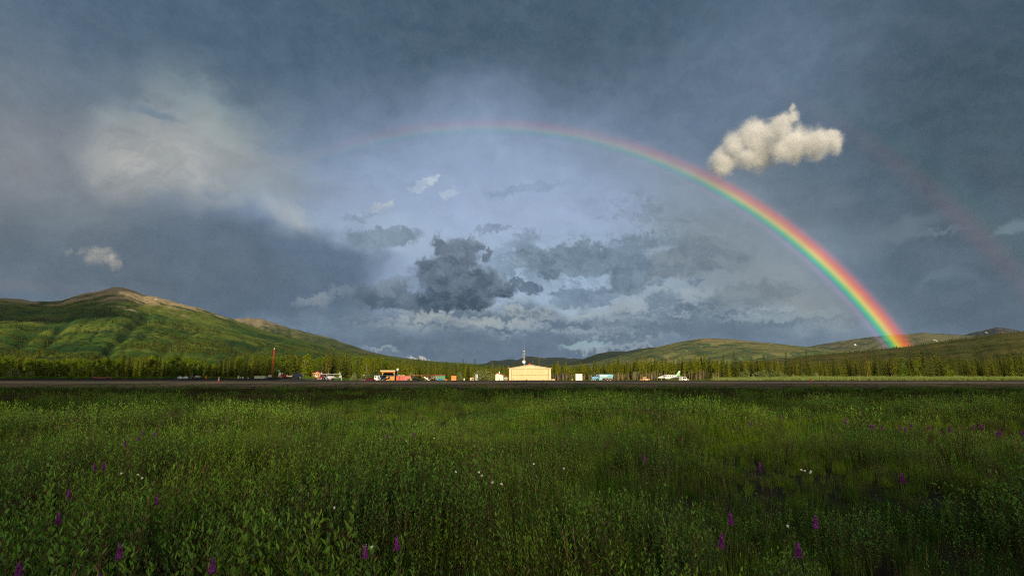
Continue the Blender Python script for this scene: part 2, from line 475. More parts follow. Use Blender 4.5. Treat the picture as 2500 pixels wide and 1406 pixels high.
# ------------------------------------------------------------------ hills
def hillmat(name, low, mid, rock, dark, rock_lo, rock_hi, fleck=1.0, sc=1.0, hmax=500.0, band=0.0):
    m = bpy.data.materials.new(name); m.use_nodes = True
    t = NT(m.node_tree); b = m.node_tree.nodes['Principled BSDF']
    g = t.n('ShaderNodeNewGeometry'); p = g.outputs['Position']
    at = t.n('ShaderNodeAttribute', attribute_name='hrel')
    gu = t.n('ShaderNodeAttribute', attribute_name='gully')
    wp = t.vmath('ADD', p, t.vmath('SCALE', t.noise(p, 0.004 * sc, 5, 0.6, color=True), scale=160 / sc))
    n1 = t.noise(wp, 0.0028 * sc, 8, 0.62)
    n2 = t.noise(t.mapping(wp, sc=(1, .7, .7), loc=(900, 40, 0)), 0.006 * sc, 8, 0.65)
    c = t.mix(t.ramp(n1, 0.42, 0.58), low, mid)
    c = t.mix(t.math('MULTIPLY', t.ramp(n2, 0.50, 0.60), 0.85), c, dark)
    c = t.mix(t.math('MULTIPLY', t.ramp(gu.outputs['Fac'], 0.35, 0.8), 0.75), c, dark)
    rk = t.math('ADD', at.outputs['Fac'], t.math('MULTIPLY', t.math('SUBTRACT', n2, 0.5), -0.9))
    rk = t.math('ADD', rk, t.math('MULTIPLY', t.math('SUBTRACT', n1, 0.5), 0.9))
    rk = t.math('SUBTRACT', rk, t.math('MULTIPLY', gu.outputs['Fac'], 0.25))
    c = t.mix(t.ramp(rk, rock_lo, rock_hi), c, rock)
    if fleck:
        v = t.n('ShaderNodeTexVoronoi'); t.l(t.mapping(p, sc=(1, 1, 0.6)), v.inputs['Vector']); v.inputs['Scale'].default_value = 0.075 * sc
        fl = t.math('MULTIPLY', t.ramp(v.outputs['Distance'], 0.55, 0.2), t.ramp(t.noise(wp, 0.005 * sc, 4, 0.6), 0.45, 0.6))
        fl = t.math('MULTIPLY', fl, t.ramp(at.outputs['Fac'], 0.75, 0.45))
        c = t.mix(t.math('MULTIPLY', fl, fleck), c, tuple(x * 0.45 for x in dark))
    t.l(c, b.inputs['Base Color']); b.inputs['Roughness'].default_value = 1.0
    b.inputs['Specular IOR Level'].default_value = 0.0
    bn = t.n('ShaderNodeBump'); bn.inputs[0].default_value = 0.9; bn.inputs[1].default_value = 14.0 / sc
    t.l(t.noise(p, 0.03 * sc, 8, 0.7), bn.inputs['Height']); t.l(bn.outputs[0], b.inputs['Normal'])
    return m


def interp(pts, x):
    if x <= pts[0][0]: return pts[0][1]
    for (a, ya), (b, yb) in zip(pts, pts[1:]):
        if x <= b: return ya + (yb - ya) * (x - a) / (b - a)
    return pts[-1][1]


HILL = {}
def hill(name, pts, dist, front, m, nc=260, nr=70, gul=0.10, rough=0.03, seed=0.0, power=1.15, gf=1.0, skew=0.0, tip=0.02):
    """pts: silhouette (px,py); dist: ridge distance; the slope runs down towards the camera and away behind"""
    sil = [(azel(px, py)[0], math.tan(R(azel(px, py)[1]))) for px, py in pts]
    a0, a1 = sil[0][0], sil[-1][0]
    def H(a, r):
        zr = interp(sil, a) * dist * (1 + tip * 0) + CAMZ
        t = (r - front) / (dist - front)
        return zr, t
    vs = []; hrel = []; gl = []
    for j in range(nr + 1):
        q = j / nr
        r = front + (dist - front) * (q / 0.75) if q <= 0.75 else dist * (1 + 0.9 * (q - 0.75))
        for i in range(nc + 1):
            a = a0 + (a1 - a0) * i / nc
            zr, t = H(a, r)
            x, y = r * math.sin(R(a)), r * math.cos(R(a))
            u = a * gf + skew * (1 - min(t, 1)) + .7 * fbm(x * .0007 + seed, y * .0007, 3)
            g = abs(mn.noise(Vector((u * .30 + seed, (1 - t) * .45, seed)))) * 2
            g2 = abs(mn.noise(Vector((u * .9 + seed, (1 - t) * .7, seed + 9)))) * 2
            gg = max(0, 1 - g * 3.0) * .7 + max(0, 1 - g2 * 2.6) * .3
            if t <= 1:
                z = zr * max(0, t) ** power
                env = math.sin(math.pi * min(1, max(0, t)) ** 0.9)
                z -= zr * gul * gg * env * 1.3
                z += zr * rough * fbm(x * .0022 + seed, y * .0022, 0, 3) * env * 1.6
                z += zr * 0.013 * fbm(x * .016 + seed, y * .016) * min(1, 3 * max(t, 0))
            else:
                z = zr * (1 - (t - 1) * 1.6) + zr * rough * fbm(x * .004, y * .004) * min(1, (t - 1) * 8)
            vs.append((x, y, z - 1.0)); hrel.append(z / 1.0); gl.append(gg * (env if t <= 1 else 0.5))
    n = nc + 1
    o = MB().add(vs, [(j * n + i, j * n + i + 1, (j + 1) * n + i + 1, (j + 1) * n + i) for j in range(nr) for i in range(nc)]).build(name, m, smooth=True)
    me = o.data; zm = max(v[2] for v in vs)
    A = me.attributes.new('hrel', 'FLOAT', 'POINT'); A.data.foreach_set('value', [h / zm for h in hrel])
    A = me.attributes.new('gully', 'FLOAT', 'POINT'); A.data.foreach_set('value', gl)
    tag(o, kind='structure')
    HILL[name] = (sil, dist, vs, n)
    return o


G1 = (.165, .20, .034); G2 = (.065, .13, .022); DK = (.026, .068, .022); RK = (.50, .37, .20)
mh1 = hillmat('green mountain', G1, G2, RK, DK, 0.60, 0.86, fleck=0.8)
hill('mountain', [(-420, 790), (-150, 742), (0, 727), (44, 729), (76, 735), (152, 733), (180, 722), (224, 713), (272, 702), (298, 700), (320, 706), (352, 720), (384, 724), (440, 740), (500, 756), (560, 776), (600, 791), (660, 811), (760, 836), (860, 858), (960, 872), (1060, 882), (1200, 890)],
     4300, 900, mh1, nc=420, nr=150, gul=0.03, seed=4.3, power=1.35, gf=.8, skew=6)
mh1b = hillmat('green far shoulder', (.13, .14, .05), (.085, .115, .035), (.30, .24, .15), (.035, .07, .03), 0.7, 0.95, fleck=0.5)
hill('far_shoulder', [(470, 790), (560, 777), (608, 774), (640, 778), (700, 797), (760, 813), (808, 823), (840, 836), (900, 857), (950, 868), (1000, 875), (1090, 884), (1200, 890)],
     6000, 3300, mh1b, nc=200, nr=70, gul=0.12, seed=5.1, power=1.2)
mh2 = hillmat('distant blue range', (.035, .05, .04), (.03, .045, .035), (.06, .06, .055), (.02, .035, .03), 0.8, 1.1, fleck=0.0)
hill('distant_range', [(1120, 893), (1187, 887), (1200, 880), (1221, 880), (1234, 878), (1245, 876), (1262, 879), (1275, 874), (1283, 869), (1310, 871), (1327, 874), (1340, 872), (1374, 872), (1393, 876), (1400, 874), (1422, 876), (1500, 873), (1600, 880), (1700, 890)],
     9000, 7000, mh2, nc=220, nr=40, gul=0.2, seed=8.8, gf=3.0)
mh3s = hillmat('shade toned shoulder', (.035, .055, .03), (.03, .045, .025), (.08, .08, .05), (.018, .035, .02), 0.8, 1.1, fleck=0.3)  # shade lying on this hill is put into its dark base colours
hill('shaded_shoulder', [(1380, 890), (1422, 877), (1459, 863), (1490, 858), (1531, 857), (1552, 853), (1583, 848), (1640, 846), (1720, 850), (1850, 870), (1950, 890)],
     6800, 5300, mh3s, nc=160, nr=40, gul=0.10, seed=3.3)
mh3 = hillmat('open green hill', (.20, .195, .075), (.125, .15, .055), (.28, .22, .11), (.045, .09, .045), 0.85, 1.05, fleck=0.25)
hill('green_hill', [(1380, 892), (1450, 884), (1520, 866), (1560, 857), (1593, 849), (1660, 834), (1716, 825), (1772, 827), (1884, 837), (1968, 846), (2050, 856), (2200, 872), (2330, 884), (2450, 893)],
     5200, 2600, mh3, nc=280, nr=80, gul=0.14, seed=12.4, power=1.1, gf=0.8, skew=14)
mh3b = hillmat('pale far hill', (.15, .145, .07), (.11, .12, .055), (.19, .165, .10), (.06, .09, .05), 0.8, 1.1, fleck=0.2)
hill('pale_far_hill', [(1880, 880), (1973, 846), (2030, 836), (2080, 828), (2136, 821), (2220, 815), (2253, 812), (2332, 816), (2420, 822), (2560, 830), (2750, 850), (2900, 880)],
     7600, 5600, mh3b, nc=220, nr=60, gul=0.10, seed=21.0, gf=0.9, skew=8)
mh4 = hillmat('distant dark peak', (.04, .055, .05), (.035, .05, .045), (.07, .07, .07), (.02, .03, .03), 0.8, 1.1, fleck=0.0)
hill('distant_peak', [(2250, 850), (2349, 818), (2399, 807), (2432, 799), (2455, 800), (2494, 809), (2560, 815), (2650, 812), (2760, 840), (2850, 870)],
     9200, 7900, mh4, nc=120, nr=40, gul=0.2, seed=2.2, gf=2)
mh5 = hillmat('near right hill', (.16, .135, .04), (.10, .105, .03), (.22, .165, .07), (.045, .065, .02), 0.9, 1.15, fleck=0.7, sc=1.6)
hill('near_hill', [(1700, 895), (1850, 880), (1940, 873), (1996, 866), (2108, 856), (2220, 845), (2332, 828), (2444, 814), (2500, 810), (2650, 804), (2900, 800), (3200, 840)],
     2600, 900, mh5, nc=280, nr=90, gul=0.04, seed=15.5, power=1.2, gf=0.8)
#@@REST
# ------------------------------------------------------------------ rainbow (its light painted as emission on a sheet 6 km away)
def rainbow(name, label, r0, r1, stops, along, dist, t0, t1, gain, veil=0.0):
    ax = Vector((math.sin(R(-2.0)) * math.cos(R(15.25)), math.cos(R(-2.0)) * math.cos(R(15.25)), -math.sin(R(15.25))))
    r0 -= 2.2; r1 -= 2.2
    up = (Vector((0, 0, 1)) - ax * ax.z).normalized(); rt = ax.cross(up).normalized()
    N, M = 220, 26; vs = []; ra = []; al = []
    for i in range(N + 1):
        t = t0 + (t1 - t0) * i / N
        for j in range(M + 1):
            q = j / M; rr = R(r0 + (r1 - r0) * q)
            d = ax * math.cos(rr) + (up * math.cos(R(t)) + rt * math.sin(R(t))) * math.sin(rr)
            vs.append(Vector((0, 0, CAMZ)) + d * dist); ra.append(q); al.append(t)
    o = MB().add(vs, [(i * (M + 1) + j, i * (M + 1) + j + 1, (i + 1) * (M + 1) + j + 1, (i + 1) * (M + 1) + j) for i in range(N) for j in range(M)])
    m = bpy.data.materials.new(name); m.use_nodes = True; m.node_tree.nodes.clear(); t = NT(m.node_tree)
    a = t.n('ShaderNodeAttribute', attribute_name='radial'); b = t.n('ShaderNodeAttribute', attribute_name='along')
    cr = t.n('ShaderNodeValToRGB'); cr.color_ramp.interpolation = 'CARDINAL'
    els = cr.color_ramp.elements
    while len(els) > 1: els.remove(els[-1])
    els[0].position = stops[0][0]; els[0].color = (*stops[0][1], 1)
    for p, c in stops[1:]:
        e = els.new(p); e.color = (*c, 1)
    t.l(a.outputs['Fac'], cr.inputs[0])
    br = t.n('ShaderNodeValToRGB'); br.color_ramp.interpolation = 'CARDINAL'
    els = br.color_ramp.elements
    while len(els) > 1: els.remove(els[-1])
    els[0].position = along[0][0]; els[0].color = (*[along[0][1]] * 3, 1)
    for p, c in along[1:]:
        e = els.new(p); e.color = (c, c, c, 1)
    t.l(t.ramp(b.outputs['Fac'], t0, t1, smooth=False), br.inputs[0])
    g = t.n('ShaderNodeNewGeometry')
    pn = t.ramp(t.noise(g.outputs['Position'], 0.0016, 3, 0.5), 0.3, 0.7, 0.85, 1.12)
    em = t.n('ShaderNodeEmission'); t.l(cr.outputs[0], em.inputs[0])
    t.l(t.math('MULTIPLY', t.math('MULTIPLY', br.outputs[0], pn), gain), em.inputs[1])
    tr = t.n('ShaderNodeBsdfTransparent')
    bw = t.n('ShaderNodeRGBToBW'); t.l(cr.outputs[0], bw.inputs[0])      # dims what lies behind to keep the painted bow colours saturated
    cov = t.math('MULTIPLY', t.math('MULTIPLY', t.ramp(bw.outputs[0], 0.0, 0.25), br.outputs[0]), veil)
    t.l(t.mix(cov, (1, 1, 1), (.0, .0, .0)), tr.inputs[0])
    ad = t.n('ShaderNodeAddShader'); t.l(em.outputs[0], ad.inputs[0]); t.l(tr.outputs[0], ad.inputs[1])
    mo = t.n('ShaderNodeOutputMaterial'); t.l(ad.outputs[0], mo.inputs[0])
    m.cycles.emission_sampling = 'NONE'
    ob = o.build(name, m)
    A = ob.data.attributes.new('radial', 'FLOAT', 'POINT'); A.data.foreach_set('value', ra)
    A = ob.data.attributes.new('along', 'FLOAT', 'POINT'); A.data.foreach_set('value', al)
    return tag(ob, label, 'rainbow')


# angles around the bow axis: 0 = top, positive = right
def bowang(px, py):
    d = ray(px, py); ax = anti.normalized()
    up = (Vector((0, 0, 1)) - ax * ax.z).normalized(); rt = ax.cross(up).normalized()
    return math.degrees(math.atan2(d.dot(rt), d.dot(up))), math.degrees(d.angle(ax))


rainbow('rainbow', 'bright rainbow arching down to the hill on the right', 40.15, 42.8,
        [(0.000, (0, 0, 0)), (0.117, (0.05, 0.03, 0.06)), (0.200, (0.11, 0.07, 0.13)), (0.260, (0.03, 0.1, 0.12)), (0.317, (0.01, 0.3, 0.19)), (0.383, (0.07, 0.42, 0.13)), (0.443, (0.36, 0.48, 0.06)), (0.500, (0.64, 0.48, 0.04)), (0.573, (0.72, 0.27, 0.03)), (0.660, (0.66, 0.13, 0.03)), (0.750, (0.42, 0.05, 0.035)), (0.833, (0.15, 0.018, 0.02)), (0.917, (0.03, 0.004, 0.006)), (1.000, (0, 0, 0))],
        [(0.0, 0.0), (0.15, 0.045), (0.32, 0.10), (0.42, 0.125), (0.50, 0.17), (0.60, 0.36), (0.68, 0.62), (0.78, 0.88), (0.88, 1.0), (1.0, 1.0)],
        6200, -40, 82, 1.0, 0.5)
rainbow('rainbow', 'faint outer rainbow in the dark sky at the right edge', 49.6, 54.0,
        [(0.0, (0, 0, 0)), (0.2, (.05, .010, .008)), (0.34, (.045, .02, .01)), (0.5, (.008, .026, .012)), (0.7, (0.0, .014, .016)), (1.0, (0, 0, 0))],
        [(0.0, 0.0), (0.3, 0.25), (0.6, 0.9), (0.8, 1.0), (1.0, 0.9)], 6300, 15, 80, 0.55)

# ------------------------------------------------------------------ clouds with real volume
def cloud(name, label, lobes, dist, dens, seed, detail=1.0, grey=1.0, thr=0.5, squash=1.0):
    """lobes: (px, py, radius px). built as one hull filled with a broken density"""
    k = dist / 1425.0
    cx = sum(l[0] for l in lobes) / len(lobes); cy = sum(l[1] for l in lobes) / len(lobes)
    c = ray(cx, cy) * dist
    b = MB()
    pts = []
    for px, py, r in lobes:
        p = ray(px, py) * dist - c
        p.y += (mn.noise(Vector((px * .03, py * .03, seed)))) * r * k * .8
        pts.append((p, r * k))
        b.ball(p, r * k * 1.6, 14)
    o = b.build(name, None) if False else None
    me = bpy.data.meshes.new(name); me.from_pydata(b.v, [], b.f)
    o = bpy.data.objects.new(name, me); COL.objects.link(o); o.location = c
    md = o.modifiers.new('hull', 'REMESH'); md.mode = 'VOXEL'; md.voxel_size = 12 * k
    m = bpy.data.materials.new(name); m.use_nodes = True; m.node_tree.nodes.clear(); t = NT(m.node_tree)
    tcn = t.n('ShaderNodeTexCoord'); P = tcn.outputs['Object']
    rs = 26 * k
    w = t.vmath('ADD', P, t.vmath('SCALE', t.vmath('SUBTRACT', t.noise(P, 1 / (rs * 2.2), 5, 0.62, color=True), (.5, .5, .5)), scale=rs * 2.1 * detail))
    f = None
    for p, r in pts:
        dd = t.math('DIVIDE', t.vmath('LENGTH', t.vmath('SUBTRACT', w, tuple(p))), r)
        f = dd if f is None else t.math('SMOOTH_MIN', f, dd, 0.55)
    n0 = t.noise(w, 1 / (rs * 2.4), 7, 0.68)
    d = t.ramp(t.math('ADD', f, t.math('MULTIPLY', t.math('SUBTRACT', n0, 0.5), 2.4)), 1.16, 0.16)
    d = t.math('POWER', d, 2.2)
    n = t.noise(w, 1 / (rs * 1.1), 6, 0.62)
    d = t.math('MULTIPLY', d, t.ramp(n, thr - 0.16, thr + 0.08))
    vol = t.n('ShaderNodeVolumePrincipled')
    vol.inputs['Color'].default_value = (min(1, 1.0 * grey), min(1, .998 * grey), .995 * grey, 1)
    vol.inputs['Anisotropy'].default_value = -0.05
    t.l(t.math('MULTIPLY', d, dens / k), vol.inputs['Density'])
    mo = t.n('ShaderNodeOutputMaterial'); t.l(vol.outputs[0], mo.inputs['Volume'])
    try: m.cycles.volume_step_rate = 0.35
    except Exception: pass
    me.materials.append(m)
    return tag(o, label, 'cloud')


cloud('cloud', 'bright white cloud standing alone above the rainbow', [(1775, 385, 38), (1800, 350, 42), (1768, 415, 22), (1845, 332, 42), (1855, 370, 48), (1815, 390, 34), (1900, 325, 40), (1905, 365, 36), (1955, 337, 46), (1945, 358, 36), (2005, 345, 42), (2032, 328, 22), (1930, 264, 8), (1934, 288, 15), (2036, 362, 20), (1980, 368, 24)],
      15500, 0.11, 1.0, detail=1.0, thr=0.36)
cloud('cloud', 'small pale cloud above the mountain summit', [(272, 636, 17), (247, 614, 19), (225, 630, 19), (196, 624, 12), (168, 616, 8), (140, 612, 6), (285, 642, 11), (250, 640, 14)], 15000, 0.035, 4.0, detail=1.1, grey=0.99, thr=0.42)


# added unseen cloud behind the camera, shaped to shade the meadow and runway
def shade_cloud(name, label, inside, open_frac, x0, x1, y0, y1, step, alt, thick, ref=0.0):
    """cells of the shadow on the ground (height ref), carried up along the sun direction"""
    rnd = random.Random(3); vs = []; fs = []
    keep = {}
    nx_, ny_ = int((x1 - x0) / step), int((y1 - y0) / step)
    idx = {}
    def P(i, j, top):
        kk = (i, j, top)
        if kk not in idx:
            x, y = x0 + i * step, y0 + j * step
            h = alt + (thick * (0.6 + 0.5 * fbm(x * .02, y * .02)) if top else thick * .25 * fbm(x * .03, y * .03, 5))
            q = Vector((x, y, ref)) + sdir * ((h - ref) / sdir.z)
            idx[kk] = len(vs); vs.append(q)
        return idx[kk]
    for i in range(nx_):
        for j in range(ny_):
            x, y = x0 + (i + .5) * step, y0 + (j + .5) * step
            if inside(x, y) and rnd.random() >= open_frac(x, y): keep[(i, j)] = 1
    for (i, j) in keep:
        fs.append((P(i, j, 0), P(i, j + 1, 0), P(i + 1, j + 1, 0), P(i + 1, j, 0)))
        fs.append((P(i, j, 1), P(i + 1, j, 1), P(i + 1, j + 1, 1), P(i, j + 1, 1)))
        for (a, b, n) in (((i, j), (i + 1, j), (i, j - 1)), ((i + 1, j), (i + 1, j + 1), (i + 1, j)), ((i + 1, j + 1), (i, j + 1), (i, j + 1)), ((i, j + 1), (i, j), (i - 1, j))):
            if n not in keep: fs.append((P(*a, 0), P(*b, 0), P(*b, 1), P(*a, 1)))
    o = MB().add(vs, fs).build(name, mat('cloud white', (.8, .8, .82), 1.0, spec=0))
    return tag(o, label, 'cloud')


EDGE = [(-700, 300), (-230, 282), (-125, 276), (-97, 262), (-84, 222), (-70, 200), (-50, 182), (-25, 176), (110, 174), (150, 178), (185, 184), (240, 205), (330, 235), (700, 260)]
def opening(x, y):  # gaps in the added cloud, placed to let sun patches onto the meadow
    g = lambda cx, cy, rx, ry, a: a * math.exp(-(((x - cx) / rx) ** 2 + ((y - cy) / ry) ** 2))
    p = (0.5 + .9 * fbm(x * .12, y * .12, 2))
    return min(0.95, 0.04 + g(6, 23, 7, 7, .85) + g(-6, 24, 7, 6, .8) + g(1, 20, 13, 6, .6) + g(6, 32, 14, 6, .2) + g(-22, 40, 10, 6, .12)
               + max(0, p) * .36 * sst(6, 16, y) * (1 - sst(25, 60, y)) + (0.12 if 98 < y < 180 else 0))
shade_cloud('cloud', 'added unseen low cloud behind the viewer, shaped to shade the meadow', lambda x, y: y < interp(EDGE, x) + 4 * fbm(x * .04, 3), opening, -520, 520, -60, 310, 3.0, 230, 40)
# cloud shading the far left flank of the mountain
def ms(x, y):
    return ((x + 3700) / 1150) ** 2 + ((y - 3300) / 2600) ** 2 < 1.0 + 0.3 * fbm(x * .0012, y * .0012)
def ms(x, y):
    a, r = math.degrees(math.atan2(x, y)), math.hypot(x, y)
    f = 1.4 * fbm(x * .0016, y * .0016)
    lim = interp([(1500, -50), (2100, -41.5), (2700, -38), (3300, -35.5), (3800, -33.0), (4700, -31.6), (6500, -30)], r) + f
    return a < lim
shade_cloud('cloud', 'high cloud behind the viewer shading the far left of the mountain', ms, lambda x, y: 0, -7000, -1200, 1500, 5600, 60, 1700, 260, 430)
# ------------------------------------------------------------------ plant materials
def leafmat(name, cols, sc=0.12, rough=0.55, trans=0.35, patch=(0.4, 0.6), spec=0.35, dry=None):
    """cols: three tints, mixed by patches of the ground and from plant to plant"""
    m = bpy.data.materials.new(name); m.use_nodes = True
    t = NT(m.node_tree); b = m.node_tree.nodes['Principled BSDF']
    g = t.n('ShaderNodeNewGeometry'); oi = t.n('ShaderNodeObjectInfo')
    pn = t.noise(g.outputs['Position'], sc, 4, 0.6)
    c = t.mix(t.ramp(pn, *patch), cols[0], cols[1])
    c = t.mix(t.ramp(oi.outputs['Random'], 0.45, 1.0), c, cols[2])
    ls = t.noise(g.outputs['Position'], 9.0, 2, 0.5)
    c = t.mix(1.0, c, t.ramp(ls, 0.3, 0.7, 0.65, 1.35), 'MULTIPLY')
    tpl = t.n('ShaderNodeAttribute', attribute_name='tip_light')
    c = t.mix(t.ramp(tpl.outputs['Fac'], 0.62, 1.0), c, t.mix(0.5, t.mix(1.0, c, (1.6, 1.6, 1.3), 'MULTIPLY'), (.17, .29, .05)))  # upper leaves painted paler to stand for light on the shoot tips
    if dry: c = t.mix(t.math('MULTIPLY', t.ramp(oi.outputs['Random'], 0.86, 0.9), t.ramp(ls, .5, .55)), c, dry)
    t.l(c, b.inputs['Base Color']); b.inputs['Roughness'].default_value = rough
    b.inputs['Specular IOR Level'].default_value = spec
    if trans:
        tr = t.n('ShaderNodeBsdfTranslucent'); t.l(t.mix(1.0, c, (1.3, 1.4, .6), 'MULTIPLY'), tr.inputs[0])
        mx = t.n('ShaderNodeMixShader'); mx.inputs[0].default_value = trans
        t.l(b.outputs[0], mx.inputs[1]); t.l(tr.outputs[0], mx.inputs[2])
        t.l(mx.outputs[0], m.node_tree.nodes['Material Output'].inputs[0])
    return m


M_bark = mat('grey brown bark', (.12, .085, .06), 0.95, var=0.3, vscale=3, spec=0.1)
M_bark_o = mat('orange brown bark', (.31, .205, .115), 0.95, var=0.3, vscale=3, spec=0.1)
M_bark_a = mat('aspen bark', (.22, .20, .15), 0.9, var=.3, vscale=3, spec=0.1)
M_bark_w = mat('pale birch bark', (.42, .38, .30), 0.9, var=0.25, vscale=3, spec=0.1)
M_spr = leafmat('spruce needles', [(.27, .28, .018), (.19, .22, .018), (.10, .135, .015)], sc=0.05, rough=0.8, trans=0.15, spec=0.1)
M_sprd = leafmat('dark spruce needles', [(.10, .125, .018), (.16, .175, .020), (.065, .09, .016)], sc=0.05, rough=0.8, trans=0.08, spec=0.1)
M_sprb = leafmat('browning spruce needles', [(.20, .14, .03), (.13, .115, .03), (.16, .10, .035)], sc=0.05, rough=0.8, trans=0.08, spec=0.1)
M_asp = leafmat('aspen leaves', [(.20, .29, .014), (.13, .21, .018), (.26, .30, .012)], sc=0.05, rough=0.6, trans=0.3, spec=0.2)
M_wil = leafmat('willow leaves', [(.30, .33, .10), (.20, .25, .08), (.34, .36, .16)], sc=0.08, rough=0.6, trans=0.25, spec=0.3)

# ------------------------------------------------------------------ trees (prototype meshes, built 1:1 and scaled)
def mesh_of(mb, name, mats_, idx=None, smooth=False):
    me = bpy.data.meshes.new(name); me.from_pydata(mb.v, [], mb.f)
    for m in mats_: me.materials.append(m)
    if idx: me.polygons.foreach_set('material_index', idx)
    if smooth: me.polygons.foreach_set('use_smooth', [True] * len(me.polygons))
    me.update(); return me


def leafquad(b, p, d, w, ln, rnd, fold=0.2):
    """one small spray: a folded rhombus starting at p, pointing along d"""
    d = d.normalized(); s = d.cross(Vector((rnd.uniform(-.5, .5), rnd.uniform(-.5, .5), 1))).normalized(); n = s.cross(d)
    m = p + d * ln * .5 - n * w * fold
    b.add([p, p + d * ln * .45 + s * w, p + d * ln, p + d * ln * .45 - s * w, m], [(0, 1, 4), (1, 2, 4), (2, 3, 4), (3, 0, 4)])


def spruce_crown(seed, h=10.0, base=0.06, rad=1.15, n=620, sparse=0.0, top=0.9, droop=-0.35):
    r = random.Random(seed); b = MB()
    wh = max(14, int(h * 2.6)); ang = r.uniform(0, 6)
    k = 0
    for i in range(wh):
        t = (i + r.uniform(-.3, .3)) / wh
        t = max(0, min(.985, t)); z = h * (base + (1 - base) * t)
        env = (1 - t) ** top * rad * (0.75 + 0.25 * min(1, t * 6 + .3)) * r.uniform(.68, 1.2) + 0.10
        nb = max(4, int(7 + 5 * (1 - t)))
        for j in range(nb):
            if r.random() < sparse: continue
            a = r.uniform(0, 6.283); rr = env * r.uniform(.55, 1.15)
            ns = max(2, int(rr / 0.22))
            for q in range(ns):
                f = (q + .6) / ns
                p = Vector((math.cos(a) * rr * f, math.sin(a) * rr * f, z - 0.30 * rr * f * f + r.uniform(-.05, .05)))
                for sgn in (-1, 1):
                    d = Vector((math.cos(a + sgn * .8), math.sin(a + sgn * .8), droop + r.uniform(-.3, .2)))
                    leafquad(b, p, d, r.uniform(.10, .17), r.uniform(.28, .44), r)
    for q in range(6): leafquad(b, Vector((0, 0, h * .95 + q * .06 * h * .1)), Vector((r.uniform(-1, 1), r.uniform(-1, 1), .9)), .06, .22, r)
    return b


def spruce_trunk(h=10.0, r0=0.12, lean=0.0, seed=0):
    r = random.Random(seed); pts = [Vector((lean * (z ** 1) + .05 * math.sin(z * .7 + seed), .04 * math.cos(z * .9), z)) for z in [h * k / 6 for k in range(7)]]
    pts[0].z = -.3
    return MB().path(pts, [r0 * (1 - .88 * k / 6) for k in range(7)], 6)


def broad_crown(seed, h=8.0, base=0.25, rad=1.7, lobes=16, per=75, leaf=.17, up=0.75):
    r = random.Random(seed); b = MB()
    for l in range(lobes):
        t = r.random() ** .9; z = h * (base + (1 - base) * t * .93)
        rr = rad * math.sin(math.pi * min(1, (.18 + .8 * t))) ** .8 * r.uniform(.25, 1)
        a = r.uniform(0, 6.28); c = Vector((math.cos(a) * rr, math.sin(a) * rr, z)); s = r.uniform(.45, .95) * rad * .5
        for q in range(per):
            v = Vector((r.gauss(0, 1), r.gauss(0, 1), r.gauss(0, 1))).normalized() * (r.random() ** .4)
            p = c + Vector((v.x * s, v.y * s, v.z * s * up * 1.2))
            leafquad(b, p, v + Vector((r.uniform(-1, 1), r.uniform(-1, 1), r.uniform(-.8, .3))), leaf * r.uniform(.5, .9) * .6, leaf * r.uniform(.8, 1.5), r)
    return b


def broad_trunk(h=8.0, r0=.11, seed=0, lean=0.0):
    r = random.Random(seed); b = MB()
    pts = [Vector((lean * z + .08 * math.sin(z * .8 + seed), .06 * math.sin(z + seed), z)) for z in [h * k / 6 for k in range(6)]]; pts[0].z = -.3
    b.path(pts, [r0 * (1 - .15 * k) for k in range(6)], 6)
    for q in range(7):
        p = pts[2 + q % 3]; a = r.uniform(0, 6.28); e = p + Vector((math.cos(a) * .9, math.sin(a) * .9, r.uniform(.7, 1.6)))
        b.tube(p, e, r0 * .35, r0 * .1, 4)
    return b


PT = {}
def proto(kind, variants, crown, trunk, cm, tm, H):
    L = []
    for i in range(variants):
        c = crown(i); t = trunk(i)
        L.append((mesh_of(c, kind + '_crown', [cm]), mesh_of(t, kind + '_trunk', [tm]), c, t))
    PT[kind] = (L, H, cm, tm)


proto('spruce', 5, lambda i: spruce_crown(i, 10, .05, 1.15 + .12 * (i % 3), top=.85), lambda i: spruce_trunk(10, .13, 0, i), M_spr, M_bark, 10)
proto('dark_spruce', 4, lambda i: spruce_crown(40 + i, 10, .04, 1.35 + .15 * (i % 3), top=.8), lambda i: spruce_trunk(10, .14, 0, i), M_sprd, M_bark, 10)
proto('brown_spruce', 2, lambda i: spruce_crown(80 + i, 10, .25, .95, sparse=.25), lambda i: spruce_trunk(10, .12, 0, i), M_sprb, M_bark_o, 10)
proto('pole_spruce', 5, lambda i: spruce_crown(120 + i, 10, .48 + .05 * (i % 3), .85 + .08 * (i % 3), top=.6, sparse=.1), lambda i: spruce_trunk(10, .12, (i % 3 - 1) * .012, i), M_spr, M_bark_o, 10)
proto('aspen', 4, lambda i: broad_crown(200 + i, 8, .10 + .05 * (i % 3), 2.0, lobes=22, per=90, leaf=.26), lambda i: broad_trunk(8, .12, i, (i % 3 - 1) * .03), M_asp, M_bark_a, 8)
proto('willow_bush', 4, lambda i: broad_crown(300 + i, 3.2, .05, 1.9, lobes=18, per=110, leaf=.22), lambda i: broad_trunk(2.6, .05, i), M_wil, M_bark, 3.2)

